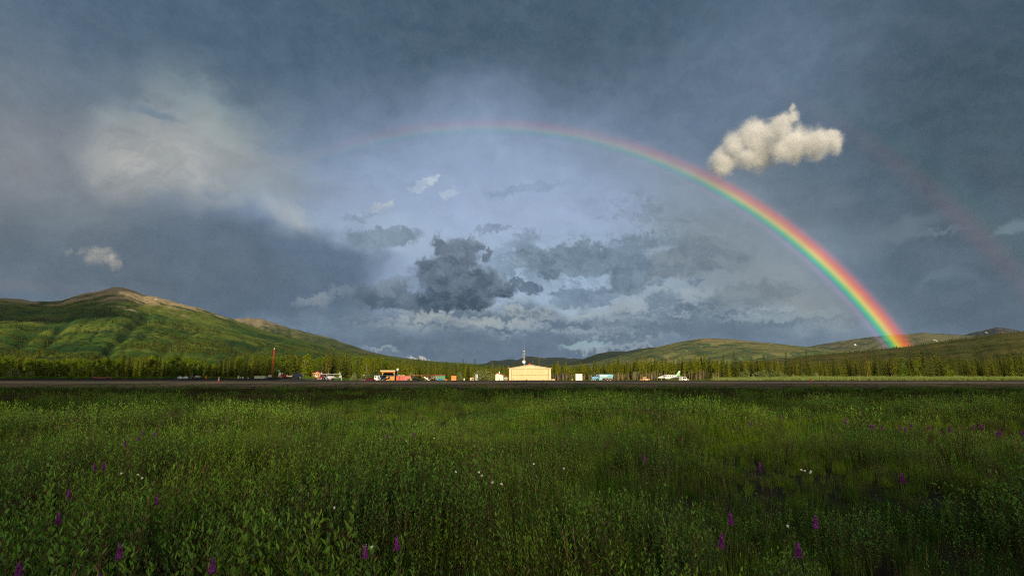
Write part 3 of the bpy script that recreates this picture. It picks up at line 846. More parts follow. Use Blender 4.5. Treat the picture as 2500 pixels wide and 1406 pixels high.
TREE_SRC = {}
def tree(kind, name, x, y, h, label, group, wide=1.0, rz=None, lean=0.0, v=None):
    L, H, cm, tm = PT[kind]; r = random
    i = r.randrange(len(L)) if v is None else v % len(L)
    key = (kind, name, i)
    z = ground_z(x, y)
    if key not in TREE_SRC:
        root = empty(name, (0, 0, 0))
        for n_, me in (('crown', L[i][0]), ('trunk', L[i][1])):
            o = bpy.data.objects.new(n_, me); COL.objects.link(o); o.parent = root
        TREE_SRC[key] = (root, [c for c in root.children]) if False else (root, None)
        kids = [o for o in COL.objects[-2:]]
        TREE_SRC[key] = (root, kids); o = root
    else:
        root, kids = TREE_SRC[key]; o = copy_tree(root, kids=kids)
    s = h / H; o.location = (x, y, z - .05); o.rotation_euler = (0, lean, r.uniform(0, 6.28) if rz is None else rz)
    o.scale = (s * wide, s * wide, s)
    return tag(o, label, 'bush' if 'bush' in name or 'shrub' in name else 'tree', group)


# silhouette of the treetops: (px, py)
TOPS = [(-200, 878), (0, 872), (60, 872), (150, 878), (250, 877), (340, 872), (360, 868), (400, 876), (440, 874), (470, 876), (500, 886), (515, 892), (530, 878), (600, 868), (680, 868), (760, 872), (830, 866), (870, 872), (930, 872), (1000, 878), (1100, 884), (1200, 888), (1280, 888), (1350, 886), (1420, 886), (1480, 883), (1560, 880), (1640, 881), (1700, 880), (1760, 877), (1850, 876), (1900, 879), (2000, 878), (2100, 876), (2200, 872), (2280, 868), (2330, 874), (2400, 876), (2460, 866), (2500, 864), (2700, 866)]
PEAKS = [(43, 866, 'dark_spruce'), (148, 869, 'spruce'), (180, 866, 'spruce'), (298, 860, 'brown_spruce'), (354, 862, 'dark_spruce'), (428, 868, 'aspen'), (566, 866, 'dark_spruce'), (592, 856, 'dark_spruce'), (625, 857, 'dark_spruce'), (656, 857, 'dark_spruce'), (694, 858, 'spruce'), (712, 851, 'dark_spruce'), (748, 866, 'aspen'), (777, 853, 'spruce'), (801, 845, 'brown_spruce'), (813, 857, 'spruce'), (838, 858, 'spruce'), (850, 862, 'dark_spruce'), (898, 864, 'spruce'), (1021, 871, 'dark_spruce'), (1130, 877, 'dark_spruce'), (1159, 876, 'spruce'), (1202, 884, 'spruce'), (1316, 870, 'spruce'), (1300, 880, 'spruce'), (1418, 877, 'dark_spruce'), (1510, 875, 'pole_spruce'), (1556, 873, 'pole_spruce'), (1570, 872, 'pole_spruce'), (1579, 874, 'pole_spruce'), (1600, 873, 'pole_spruce'), (1618, 873, 'dark_spruce'), (1627, 876, 'pole_spruce'), (1667, 871, 'pole_spruce'), (1699, 865, 'pole_spruce'), (1714, 869, 'pole_spruce'), (1722, 866, 'pole_spruce'), (1735, 873, 'dark_spruce'), (1768, 865, 'dark_spruce'), (1795, 856, 'dark_spruce'), (1820, 864, 'spruce'), (1838, 868, 'spruce'), (1868, 866, 'dark_spruce'), (1900, 868, 'spruce'), (1922, 862, 'dark_spruce'), (1952, 870, 'spruce'), (1972, 858, 'dark_spruce'), (2069, 855, 'dark_spruce'), (2100, 862, 'dark_spruce'), (2118, 856, 'brown_spruce'), (2140, 865, 'spruce'), (2193, 858, 'dark_spruce'), (2242, 850, 'dark_spruce'), (2257, 846, 'dark_spruce'), (2287, 842, 'dark_spruce'), (2297, 860, 'dark_spruce'), (2338, 866, 'dark_spruce'), (2385, 853, 'dark_spruce'), (2416, 866, 'dark_spruce'), (2445, 862, 'dark_spruce'), (2470, 864, 'dark_spruce'), (2488, 858, 'dark_spruce'), (2460, 870, 'dark_spruce')]
LAND = [(-300, 'at the far left'), (180, 'behind the red canoe'), (380, 'above the pale blue tents'), (515, 'right of the gap in the wood'), (615, 'behind the pale container'), (655, 'beside the red mast'), (740, 'behind the log cabin'), (840, 'left of the timber shelter'), (925, 'behind the timber shelter'), (1010, 'behind the red winged aeroplane'), (1095, 'behind the orange container'), (1200, 'behind the white cottage'), (1245, 'behind the tan hangar'), (1345, 'left of the white box'), (1430, 'behind the tanker lorry'), (1500, 'right of the tanker lorry'), (1600, 'behind the white aeroplane'), (1680, 'right of the aeroplane tail'), (1800, 'behind the pale willow bushes'), (1990, 'right of the willow bushes'), (2130, 'below the rainbow foot'), (2260, 'right of the rainbow foot'), (2400, 'near the right picture edge')]
def land(px):
    s = LAND[0][1]
    for a, b_ in LAND:
        if px >= a: s = b_
    return s
KN = {'spruce': ('spruce_tree', 'yellow green spruce'), 'dark_spruce': ('spruce_tree', 'dark green spruce'), 'brown_spruce': ('spruce_tree', 'browning thin spruce'), 'pole_spruce': ('spruce_tree', 'tall bare trunked spruce'), 'aspen': ('aspen_tree', 'leafy bright green aspen')}
def kind_at(px, r):
    u = r.random()
    if px < 520: return 'aspen' if u < .62 else ('spruce' if u < .8 else 'dark_spruce')
    if px < 720: return 'dark_spruce' if u < .6 else ('spruce' if u < .8 else 'aspen')
    if px < 940: return 'spruce' if u < .5 else ('aspen' if u < .75 else 'dark_spruce')
    if px < 1200: return 'spruce' if u < .85 else 'dark_spruce'
    if px < 1345: return 'spruce' if u < .85 else 'pole_spruce'
    if px < 1770: return 'pole_spruce' if u < .80 else ('dark_spruce' if u < .9 else 'spruce')
    if px < 2220: return 'spruce' if u < .55 else ('dark_spruce' if u < .93 else 'brown_spruce')
    return 'dark_spruce' if u < .7 else 'spruce'
rt = random.Random(11)
for k, (px, py, kd) in enumerate(PEAKS):
    py -= 3
    Y = rt.uniform(244, 262); h = wz(py, Y) - ground_z(wx(px, Y), Y)
    nm, kw = KN[kd]
    tree(kd, nm, wx(px, Y), Y, h, 'extra tall %s %s' % (kw, land(px)), 'spruces standing above the forest edge', wide=rt.uniform(.7, .95) if kd != 'aspen' else 1.0, v=k)
px = -60.0; cnt = 0
while px < 2560 and cnt < 232:
    px += rt.uniform(7, 15.5); cnt += 1
    Y = rt.uniform(238, 258); kd = kind_at(px, rt)
    if 1345 < px < 1770: Y = rt.uniform(236, 250)
    py = interp(TOPS, px) + rt.uniform(-7, 10) + (4 if kd == 'aspen' else 0)
    h = wz(py, Y) - ground_z(wx(px, Y), Y); nm, kw = KN[kd]
    tree(kd, nm, wx(px, Y), Y, h, '%s %s' % (kw, land(px)), 'trees in the front row of the forest', wide=rt.uniform(.8, 1.1) * (1.0 if kd != 'aspen' else 1.15))

# the rest of the forest, one mass behind the front rows
def gn_scatter(name, pts, protos, label=None, cat=None, kind='stuff'):
    """pts: (x,y,z, rotz, tilt, scale, index). protos: meshes"""
    pc = bpy.data.collections.new(name + '_kinds')
    for i, me in enumerate(protos):
        o = bpy.data.objects.new('kind_%02d' % i, me); pc.objects.link(o)
    me = bpy.data.meshes.new(name); me.from_pydata([p[:3] for p in pts], [], [])
    a = me.attributes.new('rot', 'FLOAT_VECTOR', 'POINT'); a.data.foreach_set('vector', [q for p in pts for q in (p[4][0], p[4][1], p[3])])
    a = me.attributes.new('scl', 'FLOAT_VECTOR', 'POINT'); a.data.foreach_set('vector', [q for p in pts for q in (p[5] if isinstance(p[5], tuple) else (p[5],) * 3)])
    a = me.attributes.new('idx', 'INT', 'POINT'); a.data.foreach_set('value', [p[6] for p in pts])
    o = bpy.data.objects.new(name, me); COL.objects.link(o)
    ng = bpy.data.node_groups.new(name, 'GeometryNodeTree')
    ng.interface.new_socket('Geometry', in_out='INPUT', socket_type='NodeSocketGeometry')
    ng.interface.new_socket('Geometry', in_out='OUTPUT', socket_type='NodeSocketGeometry')
    N = ng.nodes; L = ng.links
    gi = N.new('NodeGroupInput'); go = N.new('NodeGroupOutput')
    ci = N.new('GeometryNodeCollectionInfo'); ci.inputs['Collection'].default_value = pc
    ci.inputs['Separate Children'].default_value = True; ci.inputs['Reset Children'].default_value = True
    ip = N.new('GeometryNodeInstanceOnPoints')
    def at(nm, ty):
        q = N.new('GeometryNodeInputNamedAttribute'); q.data_type = ty; q.inputs[0].default_value = nm
        return next(s for s in q.outputs if s.enabled)
    L.new(gi.outputs[0], ip.inputs['Points']); L.new(ci.outputs[0], ip.inputs['Instance'])
    ip.inputs['Pick Instance'].default_value = True
    L.new(at('idx', 'INT'), ip.inputs['Instance Index'])
    er = N.new('FunctionNodeEulerToRotation'); L.new(at('rot', 'FLOAT_VECTOR'), er.inputs[0]); L.new(er.outputs[0], ip.inputs['Rotation'])
    L.new(at('scl', 'FLOAT_VECTOR'), ip.inputs['Scale']); L.new(ip.outputs[0], go.inputs[0])
    md = o.modifiers.new('scatter', 'NODES'); md.node_group = ng
    tag(o, kind=kind)
    if label: tag(o, label, cat)
    return o


def joined(kinds):
    out = []
    for kd in kinds:
        L, H, cm, tm = PT[kd]
        for c_me, t_me, c, t in L:
            b_ = MB(); b_.v = list(c.v); b_.f = list(c.f); b_.add(t.v, t.f)
            s = 1.0 / H; b_.v = [(v[0] * s, v[1] * s, v[2] * s) for v in b_.v]
            out.append(mesh_of(b_, kd + '_far', [cm, tm], [0] * len(c.f) + [1] * len(t.f)))
    return out


FP = ['spruce', 'dark_spruce', 'brown_spruce', 'pole_spruce', 'aspen']
fidx = {}; k = 0
for kd in FP: fidx[kd] = list(range(k, k + len(PT[kd][0]))); k += len(PT[kd][0])
pts = []
for q in range(2600):
    px = rt.uniform(-500, 3000); Y = 256 + 120 * rt.random() ** 1.3; x = wx(px, Y)
    kd = kind_at(px, rt)
    if px < 520 and rt.random() < .5: kd = 'spruce'
    h = wz(interp(TOPS, px) + rt.uniform(1, 15) - (Y - 256) * 0.0, Y) * 1.0
    w = h * rt.uniform(.75, 1.1)
    pts.append((x, Y, ground_z(x, Y) - .1, rt.uniform(0, 6.28), (0, 0), (w, w, h), rt.choice(fidx[kd])))
gn_scatter('forest', pts, joined(FP), 'dense spruce forest behind the front row of trees', 'forest')

# small spruces dotted on the hillsides and along the right hill's crest
def hill_points(name, n, rnd, amin, amax, tmin, tmax, hmin, hmax, gate=None):
    sil, dist, hv, ncol = HILL[name]; rows = len(hv) // ncol; out = []
    a0, a1 = sil[0][0], sil[-1][0]
    while len(out) < n:
        a = rnd.uniform(amin, amax); u = (a - a0) / (a1 - a0) * (ncol - 1); i = int(u)
        if i < 0 or i >= ncol - 1: continue
        v = rnd.uniform(tmin, tmax) * (rows - 1) * 0.75; j = int(v)
        p0 = Vector(hv[j * ncol + i]); p1 = Vector(hv[(j + 1) * ncol + i + 1]); p = p0.lerp(p1, (v - j) * .5 + (u - i) * .5)
        if gate and not gate(p, rnd): continue
        h = rnd.uniform(hmin, hmax)
        out.append((p.x, p.y, p.z - .5, rnd.uniform(0, 6.28), (0, 0), (h * 1.3, h * 1.3, h), rnd.choice(fidx['dark_spruce'] + fidx['spruce'])))
    return out
rh = random.Random(5)
hp = hill_points('near_hill', 700, rh, azel(1930, 870)[0], azel(2560, 812)[0], .90, 1.0, 5, 10)
hp += hill_points('near_hill', 1500, rh, azel(1750, 880)[0], azel(2900, 812)[0], .02, .9, 4, 8, lambda p, r: fbm(p.x * .006, p.y * .006) > .12)
hp += hill_points('mountain', 5000, rh, azel(-100, 800)[0], azel(1100, 880)[0], .05, .62, 7, 13, lambda p, r: p.z < 420 and fbm(p.x * .004, p.y * .004) > .02 + p.z * .0008)
hp += hill_points('mountain', 1500, rh, azel(500, 800)[0], azel(1150, 880)[0], .5, 1.0, 7, 12, lambda p, r: p.z < 190)
gn_scatter('hillside_trees', hp, joined(FP), 'tiny far off spruces dotted over the hillsides', 'forest')

# pale willow bushes at the right, bushes round the buildings
for k, (px, Y, top, w, lab) in enumerate([(1822, 222, 905, 1.1, 'pale willow bush, leftmost of the row right of the aeroplane'), (1850, 226, 908, 1.0, 'low pale willow bush second in the row right of the aeroplane'), (1868, 224, 905, 1.1, 'round pale willow bush third in the row right of the aeroplane'), (1886, 225, 905, 1.15, 'broad pale willow bush in the middle of the row before the spruces'),
                                      (1910, 222, 908, .9, 'willow bush beside the broadest of the row, before the spruces'), (1937, 226, 914, 1.1, 'low willow bush left of the red marker cone'), (1960, 230, 913, .9, 'small yellow green bush above the red marker cone'), (1992, 232, 910, .9, 'small rounded bush just right of the red marker cone'), (2020, 232, 917, .9, 'lowest bush in the line right of the marker cone'),
                                      (2205, 238, 872, 1.0, 'x'), (2240, 240, 880, 1.0, 'x'), (2316, 238, 888, 1.1, 'x')]):
    h = wz(top, Y) - ground_z(wx(px, Y), Y)
    if lab == 'x':
        tree('aspen', 'aspen_tree', wx(px, Y), Y, h, ['bright green aspen below the rainbow foot', 'slim bright aspen with a white trunk right of the rainbow foot', 'short bright aspen among dark spruces at the right'][k - 9], None, 1.0)
    else:
        tree('willow_bush', 'willow_bush', wx(px, Y), Y, h, lab, 'willow bushes along the far side of the runway', w * 1.1)
for k, (px, Y, top, w, lab) in enumerate([(1122, 212, 909, .8, 'leafy bush just right of the orange container'), (1170, 222, 905, .9, 'leafy bush behind the small orange shed'), (1190, 225, 903, 1.1, 'tall bush left of the white cottage'), (1203, 214, 912, .8, 'low bush against the cottage wall'), (30, 215, 900, 1.3, 'spreading bush at the left edge of the woods'), (75, 218, 908, 1.2, 'low bush in the left woods, second from the picture edge'), (735, 216, 910, .9, 'round bush between the parked cars and the log cabin'), (1005, 226, 910, .8, 'yellowish bush behind the red containers'), (865, 220, 912, .9, 'dark bush right of the white high winged aeroplane'), (885, 220, 915, .8, 'low dark bush left of the maroon car')]):
    h = wz(top, Y) - ground_z(wx(px, Y), Y)
    tree('willow_bush', 'leafy_bush', wx(px, Y), Y, h, lab, 'bushes round the parked machines', w)
tree('dark_spruce', 'spruce_tree', wx(1143, 214), 214, wz(892, 214), 'dark broad spruce standing in front of the wood near the hydrant', None, 1.9)
# ------------------------------------------------------------------ materials of the built things
def cladding(name, color):
    m = mat(name, color, 0.55, var=.10, vscale=.5); t = NT(m.node_tree); b = m.node_tree.nodes['Principled BSDF']
    src = b.inputs['Base Color'].links[0].from_socket; tcn = t.n('ShaderNodeTexCoord')
    st = t.noise(t.mapping(tcn.outputs['Object'], sc=(3.2, 3.2, .18)), 1.0, 5, .65)      # rain streaks
    sp_ = t.n('ShaderNodeSeparateXYZ'); t.l(tcn.outputs['Object'], sp_.inputs[0])
    rib = t.math('FRACT', t.math('MULTIPLY', sp_.outputs[0], 1.1))
    seam = t.ramp(rib, .0, .07, .82, 1.0)
    c = t.mix(1.0, src, t.ramp(st, .45, .75, 1.0, .84), 'MULTIPLY'); c = t.mix(1.0, c, seam, 'MULTIPLY')
    low = t.math('ADD', sp_.outputs[2], t.math('MULTIPLY', st, -1.6))
    c = t.mix(t.ramp(low, .6, -.5, 0, .5), c, (.34, .25, .14))                                    # mud splashed on the foot
    t.l(c, b.inputs['Base Color']); return m
M_cream = cladding('cream metal cladding', (.74, .60, .34))
M_creamd = cladding('deeper cream door panel', (.72, .56, .275))
M_line = mat('dark seam', (.20, .13, .07), 0.8)
M_dark = mat('near black', (.02, .02, .022), 0.6)
M_white = mat('white paint', (.78, .76, .70), 0.45, var=.05)
M_cott = mat('cream white wall', (.85, .80, .64), 0.7, var=.06)
M_redr = mat('red roof', (.45, .10, .06), 0.6)
M_red = mat('red paint', (.50, .035, .025), 0.45)
M_dred = mat('dark red paint', (.26, .02, .025), 0.45)
M_mar = mat('maroon paint', (.16, .02, .04), 0.35)
M_redc = mat('weathered red container', (.48, .10, .075), 0.6, var=.25)
M_or = mat('orange paint', (.85, .24, .03), 0.5)
M_log = mat('orange varnished logs', (.52, .19, .06), 0.6, var=.3)
M_timb = mat('golden timber', (.62, .33, .11), 0.7, var=.2)
M_board = mat('pale roof board', (.80, .62, .32), 0.7)
M_brown = mat('dark brown stained wood', (.10, .035, .02), 0.8)
M_grn = mat('faded green container', (.10, .24, .13), 0.6, var=.25)
M_gls = mat('dark window glass', (.025, .035, .045), 0.08, spec=.6, var=.05)
M_steel = mat('galvanised steel', (.45, .46, .46), 0.4, metal=.6)
M_grey = mat('grey paint', (.30, .32, .34), 0.5)
M_tire = mat('tyre rubber', (.022, .02, .02), 0.9)
M_blue = mat('blue cab paint', (.13, .34, .62), 0.35)
M_cyan = mat('pale cyan tank paint', (.42, .72, .74), 0.35)
M_cyd = mat('blue tank stripe', (.12, .46, .62), 0.35)
M_bblue = mat('bright blue tarp', (.03, .22, .62), 0.6)
M_teal = mat('dark teal paint', (.03, .12, .11), 0.4)
M_navy = mat('navy paint', (.02, .03, .08), 0.35)
M_silver = mat('silver paint', (.42, .45, .47), 0.35)
M_tan = mat('warm tan paint', (.74, .47, .22), 0.5)  # plain tan base colour
M_yel = mat('yellow paint', (.75, .48, .08), 0.5)
M_lime = mat('bright green paint', (.16, .62, .08), 0.4)
M_pale = mat('pale green grey panel', (.46, .52, .42), 0.5, var=.05)
M_oliv = mat('olive canvas', (.20, .24, .10), 0.8)
M_purp = mat('purple paint', (.12, .05, .20), 0.4)
M_pink = mat('pinkish red plastic', (.42, .05, .09), 0.5)
M_rwing = mat('orange red fabric wing', (.55, .12, .07), 0.5)
M_pblue = mat('mid blue stripe', (.06, .17, .42), 0.4)
M_snow = mat('old snow', (.85, .86, .88), 0.9)
M_tarp = mat('blue white tent fly', (.50, .62, .68), 0.7)
K = math.cos(PITCH) / 1425.0


def E(name, px, Y, label, cat, group=None, rz=0, z=None):
    x = wx(px, Y); return empty(name, (x, Y, ground_z(x, Y) if z is None else z), rz, label, cat, group)


# ---- hangar
Y = 200; u = Y * K
def hz(py, Y=200): return wz(py, Y)
t = E('hangar', 1294, Y, 'large tan metal hangar with low gabled roof and folding door', 'hangar')
W2, EV, RG = 51 * u, hz(899.5), hz(891.2)
body = [(-W2, -.1), (W2, -.1), (W2, EV), (0, RG), (-W2, EV)]
MB().prism(body, .12, 16).build('wall', M_cream, t)
r_ = MB()
for s in (-1, 1):
    r_.prism([(0, RG + .02), (s * (W2 + .35), EV - .05), (s * (W2 + .35), EV + .12), (0, RG + .2)], -.25, 16.3)
r_ = r_.build('roof', M_redr if False else mat('tan roof edge', (.62, .42, .24), .5), t)
g_ = MB().prism([(-W2 + .0, EV - .02), (W2, EV - .02), (W2, EV + .0), (0, RG - .02), (-W2, EV + .0)], 0.0, .12).build('gable_trim', M_cream, t)
d = MB().box((0, .05, hz(908.5) - .02), (90 * u, .1, hz(901.8) - hz(915.6))).box((0, .05, hz(922)), (90 * u, .1, hz(916.0) - hz(928.2) - .02)).build('hangar_door', M_creamd, t)
s_ = MB()
s_.box((0, -.03, hz(901.3)), (91 * u, .14, .07)).box((0, -.02, hz(915.8)), (88 * u, .12, .05))
for s in (-1, 1): s_.box((s * 45.6 * u, -.03, hz(915)), (.10, .14, hz(901.5) - hz(930)))
s_.build('door_seam', M_line, d)
hd = MB()
for px, w in ((1275, 5), (1290, 2.4), (1306, 2.8)): hd.box(((px - 1294) * u, -.10, hz(915.8)), (w * u, .12, .14))
hd.build('door_latch', M_line, d)
for s in (-1, 1): MB().box((s * 48.5 * u, -.02, hz(914.5)), (4.6 * u, .12, hz(901) - hz(930))).build('corner_trim', M_cream, t)
MB().box(((1253.7 - 1294) * u, -.03, hz(924.3)), (.24, .1, .32)).build('small_window', M_line, t)
for px in (1279.2, 1308.2): MB().box(((px - 1294) * u, -.04, hz(897)), (.24, .12, .24)).build('vent', M_line, t)
MB().box(((1293 - 1294) * u, -.03, hz(898.2)), (1.0, .1, .07)).build('faded_sign', mat('faded lettering', (.62, .45, .26), .6), t)
MB().box((-.1, 1.2, RG + .22), (.8, .8, .35)).lathe((-.1, 1.2, RG + .38), [(.22, 0), (.26, .25), (.05, .42)], 8).build('ridge_vent', M_red, t)
t = E('low_wall', 1349, 199, 'low cream panel wall at the right foot of the hangar', 'wall')
MB().box((0, 0, .42), (11 * u, .25, 1.05)).build('panel', M_cream, t); MB().box((0, -.02, .97), (11.6 * u, .34, .07)).build('cap', M_board, t)

# ---- antenna mast behind the hangar
def lattice(b, x, y, z0, z1, w, n, r=.03):
    c = [(w * math.cos(a), w * math.sin(a)) for a in (R(90), R(210), R(330))]
    for cx, cy in c: b.tube((x + cx, y + cy, z0), (x + cx, y + cy, z1), r, n=5)
    for i in range(n):
        za, zb = z0 + (z1 - z0) * i / n, z0 + (z1 - z0) * (i + 1) / n
        for k in range(3):
            p, q = c[k], c[(k + 1) % 3]
            if i % 2: p, q = q, p
            b.tube((x + p[0], y + p[1], za), (x + q[0], y + q[1], zb), r * .6, n=4)
    return b
Y = 222; u = Y * K
t = E('radio_mast', 1280, Y, 'tall grey radio mast with a white dish behind the tan hangar', 'mast')
lattice(MB(), 0, 0, 0, hz(857, Y), .30, 16, .07).build('lattice', M_steel, t)
MB().tube((0, 0, hz(857, Y)), (0, 0, hz(843, Y)), .08, .06).tube((0, 0, hz(843, Y)), (0, 0, hz(830, Y)), .05, .02).build('top_pole', M_steel, t)
MB().lathe((-.1, -.3, hz(857.5, Y)), [(.12, -.2), (.28, -.1), (.28, .15), (.05, .25)], 8).build('beacon', M_white, t)
MB().tube((-.75, 0, hz(874, Y)), (-.72, 0, hz(845, Y)), .05, .02, 6).tube((-.75, 0, hz(872, Y)), (0, 0, hz(871, Y)), .03).build('whip_aerial', M_steel, t)
dd = MB().lathe((-.15, -.75, hz(883.2, Y)), [(.05, .28), (.35, .22), (.58, .02), (.60, -.02), (.55, -.02), (.33, .14), (.05, .20)], 16, axis='Y').build('dish', M_white, t)
MB().tube((-.15, -.5, hz(883.2, Y)), (0, 0, hz(883.2, Y)), .05).build('bracket', M_steel, dd)

# ---- cottage
Y = 208; u = Y * K
t = E('cottage', 1220, Y, 'small white cottage with a red roof and chimney left of the hangar', 'cottage')
a = lambda px: (px - 1220) * u
MB().prism([(a(1209.5), -.1), (a(1228.8), -.1), (a(1228.8), hz(916.2, Y)), (a(1214), hz(911.2, Y)), (a(1209.5), hz(914.6, Y))], 0, 7).build('wall', M_cott, t)
rf = MB().prism([(a(1214), hz(911.2, Y) + .01), (a(1235.2), hz(918, Y)), (a(1235.2), hz(918, Y) + .16), (a(1214), hz(911.2, Y) + .17)], -.35, 7.4).prism([(a(1214), hz(911.2, Y) + .01), (a(1208.3), hz(915.4, Y)), (a(1208.3), hz(915.4, Y) + .16), (a(1214), hz(911.2, Y) + .17)], -.35, 7.4).build('roof', M_redr, t)
MB().box((a(1219), 1.5, hz(910.0, Y)), (.36, .36, .95)).box((a(1219), 1.5, hz(906.9, Y)), (.46, .46, .12)).build('chimney', M_cott, rf)
MB().box((a(1218.5), -.02, hz(927, Y)), (.32, .08, .7)).build('door', M_brown, t)
p_ = MB()
for px in (1230.5, 1233.5, 1237, 1240.5): p_.box((a(px), .3, hz(925, Y)), (.09, .09, 1.5))
p_.box((a(1235.6), .3, hz(922.9, Y)), (11 * u, .1, .12)).box((a(1235.6), .3, hz(926.3, Y)), (11 * u, .1, .12))
p_.build('porch_rail', M_cott, t)
MB().box((a(1236.5), .9, hz(918.2, Y)), (9 * u, 1.6, .12), ry=R(4)).build('porch_roof', M_redr, t)

# ---- log cabin
Y = 226; u = Y * K
t = E('log_cabin', 774, Y, 'orange log cabin with a white framed door in front of the wood', 'cabin')
a = lambda px: (px - 774) * u
MB().prism([(a(766), -.1), (a(783), -.1), (a(783), hz(918, Y)), (a(774), hz(914, Y)), (a(766), hz(918, Y))], 0, 5).build('wall', M_log, t)
MB().prism([(a(774), hz(912.9, Y)), (a(785.5), hz(918.4, Y)), (a(785.5), hz(918.4, Y) + .14), (a(774), hz(912.9, Y) + .16)], -.7, 5.3).prism([(a(774), hz(912.9, Y)), (a(762.5), hz(918.4, Y)), (a(762.5), hz(918.4, Y) + .14), (a(774), hz(912.9, Y) + .16)], -.7, 5.3).build('roof', M_brown, t)
dr = MB().box((a(772.6), -.05, hz(924, Y)), (4.6 * u, .12, hz(919, Y) - hz(929.5, Y))).build('door', M_white, t)
MB().box((a(772.8), -.13, hz(922.3, Y)), (1.9 * u, .06, .62)).build('door_window', M_gls, dr)
for px in (766.8, 779.6): 
    wn = MB().box((a(px), -.05, hz(923.2, Y)), (2.6 * u, .1, .85)).build('window', M_white, t)
    MB().box((a(px), -.11, hz(923.2, Y)), (1.5 * u, .06, .6)).build('pane', M_gls, wn)
pp = MB()
for px in (764.3, 768.6, 777.5, 782.5): pp.tube((a(px), -1.2, -.1), (a(px), -1.2, hz(918, Y)), .08)
pp.box((a(773.4), -1.2, hz(918.3, Y)), (20 * u, .14, .12)); pp.build('porch_post', M_timb, t)

# ---- timber shelter
Y = 218; u = Y * K
t = E('timber_shelter', 947, Y, 'open golden timber shelter with a pale flat roof behind parked aeroplanes', 'shelter')
a = lambda px: (px - 947) * u
MB().box((a(947), 2.5, hz(905, Y)), (36 * u, 6.6, .36)).build('roof', M_board, t)
MB().box((a(947), 0, hz(908.4, Y)), (35 * u, .2, .34)).box((a(947), 2.6, hz(906.6, Y)), (33 * u, 6, .14)).build('beam', M_log, t)
for px in (933.5, 962.5):
    MB().box((a(px), 0, hz(919, Y) * .5 + hz(909.8, Y) * .5 - .6), (.24, .24, 2 * hz(914, Y) - 1.2)).build('post', M_timb, t)
    s = 1 if px < 947 else -1
    MB().tube((a(px), 0, hz(914, Y)), (a(px + s * 3), 0, hz(909.4, Y)), .09).build('brace', M_timb, t)
MB().box((a(947), 5.2, hz(915, Y) - .9), (30 * u, .2, 5.0)).build('back_wall', M_brown, t)
for px in (933, 963): MB().box((a(px), 2.7, hz(915, Y) - .9), (.2, 4.8, 5.0)).build('side_wall', M_brown, t)
MB().box((a(953), .6, hz(924, Y)), (21 * u, .2, hz(918.3, Y) - hz(930, Y))).build('lower_boarding', mat('amber boards', (.72, .30, .05), .6, var=.35), t)
t = E('satellite_dish', 970.5, 219, 'white satellite dish on a pole right of the timber shelter', 'satellite dish')
MB().tube((0, 0, -.1), (0, 0, hz(903, 219)), .07).build('pole', M_steel, t)
MB().lathe((0, -.25, hz(901.6, 219)), [(.04, .16), (.26, .12), (.40, 0), (.41, -.03), (.36, -.03), (.2, .06), (.03, .10)], 14, axis='Y').build('dish', M_white, t)


# ---- containers and boxes
def container(px0, px1, top, Y, name, label, cat, m, depth=2.4, rz=0, mdoor=None, doors=True, ribs=0, group=None):
    u = Y * K; w = (px1 - px0) * u; x = (px0 + px1) / 2; h = hz(top, Y) - ground_z(wx(x, Y), Y)
    t = E(name, x, Y, label, cat, group, rz)
    MB().box((0, depth / 2 + .06, h / 2 - .05), (w, depth, h + .1)).build('body', m, t)
    f = MB()
    for s in (-1, 1): f.box((s * (w / 2 - .06), .0, h / 2), (.12, .12, h))
    f.box((0, .0, h - .06), (w - .25, .12, .12)); f.build('frame', m, t)
    if ribs:
        r = MB()
        for i in range(ribs): r.box((-w / 2 + (i + .5) * w / ribs, .02, h / 2), (w / ribs * .35, .10, h - .3))
        r.build('ribbing', mdoor or m, t)
    if doors:
        dd = MB().box((w * .2, -.0, h * .46), (w * .38, .1, h * .8)).build('door', mdoor or m, t)
        MB().tube((w * .1, -.09, h * .1), (w * .1, -.09, h * .85), .03).build('lock_bar', M_steel, dd)
    MB().box((0, depth / 2, h + .03), (w + .06, depth + .1, .06)).build('top_panel', m, t)
    return t, w, h
t, w, h = container(621, 648.5, 918, 196, 'site_container', 'pale grey green metal container with a bluish end beside the mast', 'container', M_pale, ribs=3, doors=False, mdoor=mat('pale panel rib', (.52, .57, .48), .5))
e_ = MB().box((w / 2 - .42, -.05, h / 2), (.8, .14, h - .1)).build('end_panel', mat('blue grey end', (.20, .30, .36), .5), t)
MB().box((w / 2 - .55, -.14, h * .62), (.34, .06, .42)).build('window', M_white, e_)
container(967.5, 973.8, 918.2, 206, 'cargo_container', 'narrow orange red container at the left of the pair', 'container', mat('orange red container', (.62, .13, .07), .6), ribs=2, doors=False, group='red containers by the shelter')
t, w, h = container(975, 1003, 917.6, 207, 'cargo_container', 'wide weathered red container with a pale cover on top', 'container', M_redc, ribs=7, doors=True, mdoor=mat('paler red rib', (.56, .17, .14), .6), group='red containers by the shelter')
t = E('folded_tarpaulin', 980, 207.4, 'pale folded tarpaulin lying on top of the red container', 'tarpaulin', z=ground_z(wx(980, 207), 207) + hz(917.6, 207))
MB().box((-.2, .6, .13), (2.0, 1.1, .20), ry=R(3)).box((.7, .6, .16), (.8, .9, .22), ry=R(-4)).build('folded_sheet', M_board, t, bevel=.04)
container(1065, 1087, 917.5, 207, 'cargo_container', 'faded green container behind the red winged aeroplane', 'container', M_grn, ribs=5, doors=False, mdoor=mat('green rib', (.14, .30, .15), .6))
container(1102, 1114, 917.6, 203, 'cargo_container', 'bright orange steel container standing alone before the bushes', 'container', M_or, ribs=3, doors=True)
container(1405.3, 1421.6, 913.0, 203, 'storage_box', 'tall plain white storage box right of the hangar', 'container', M_white, ribs=0, doors=True)
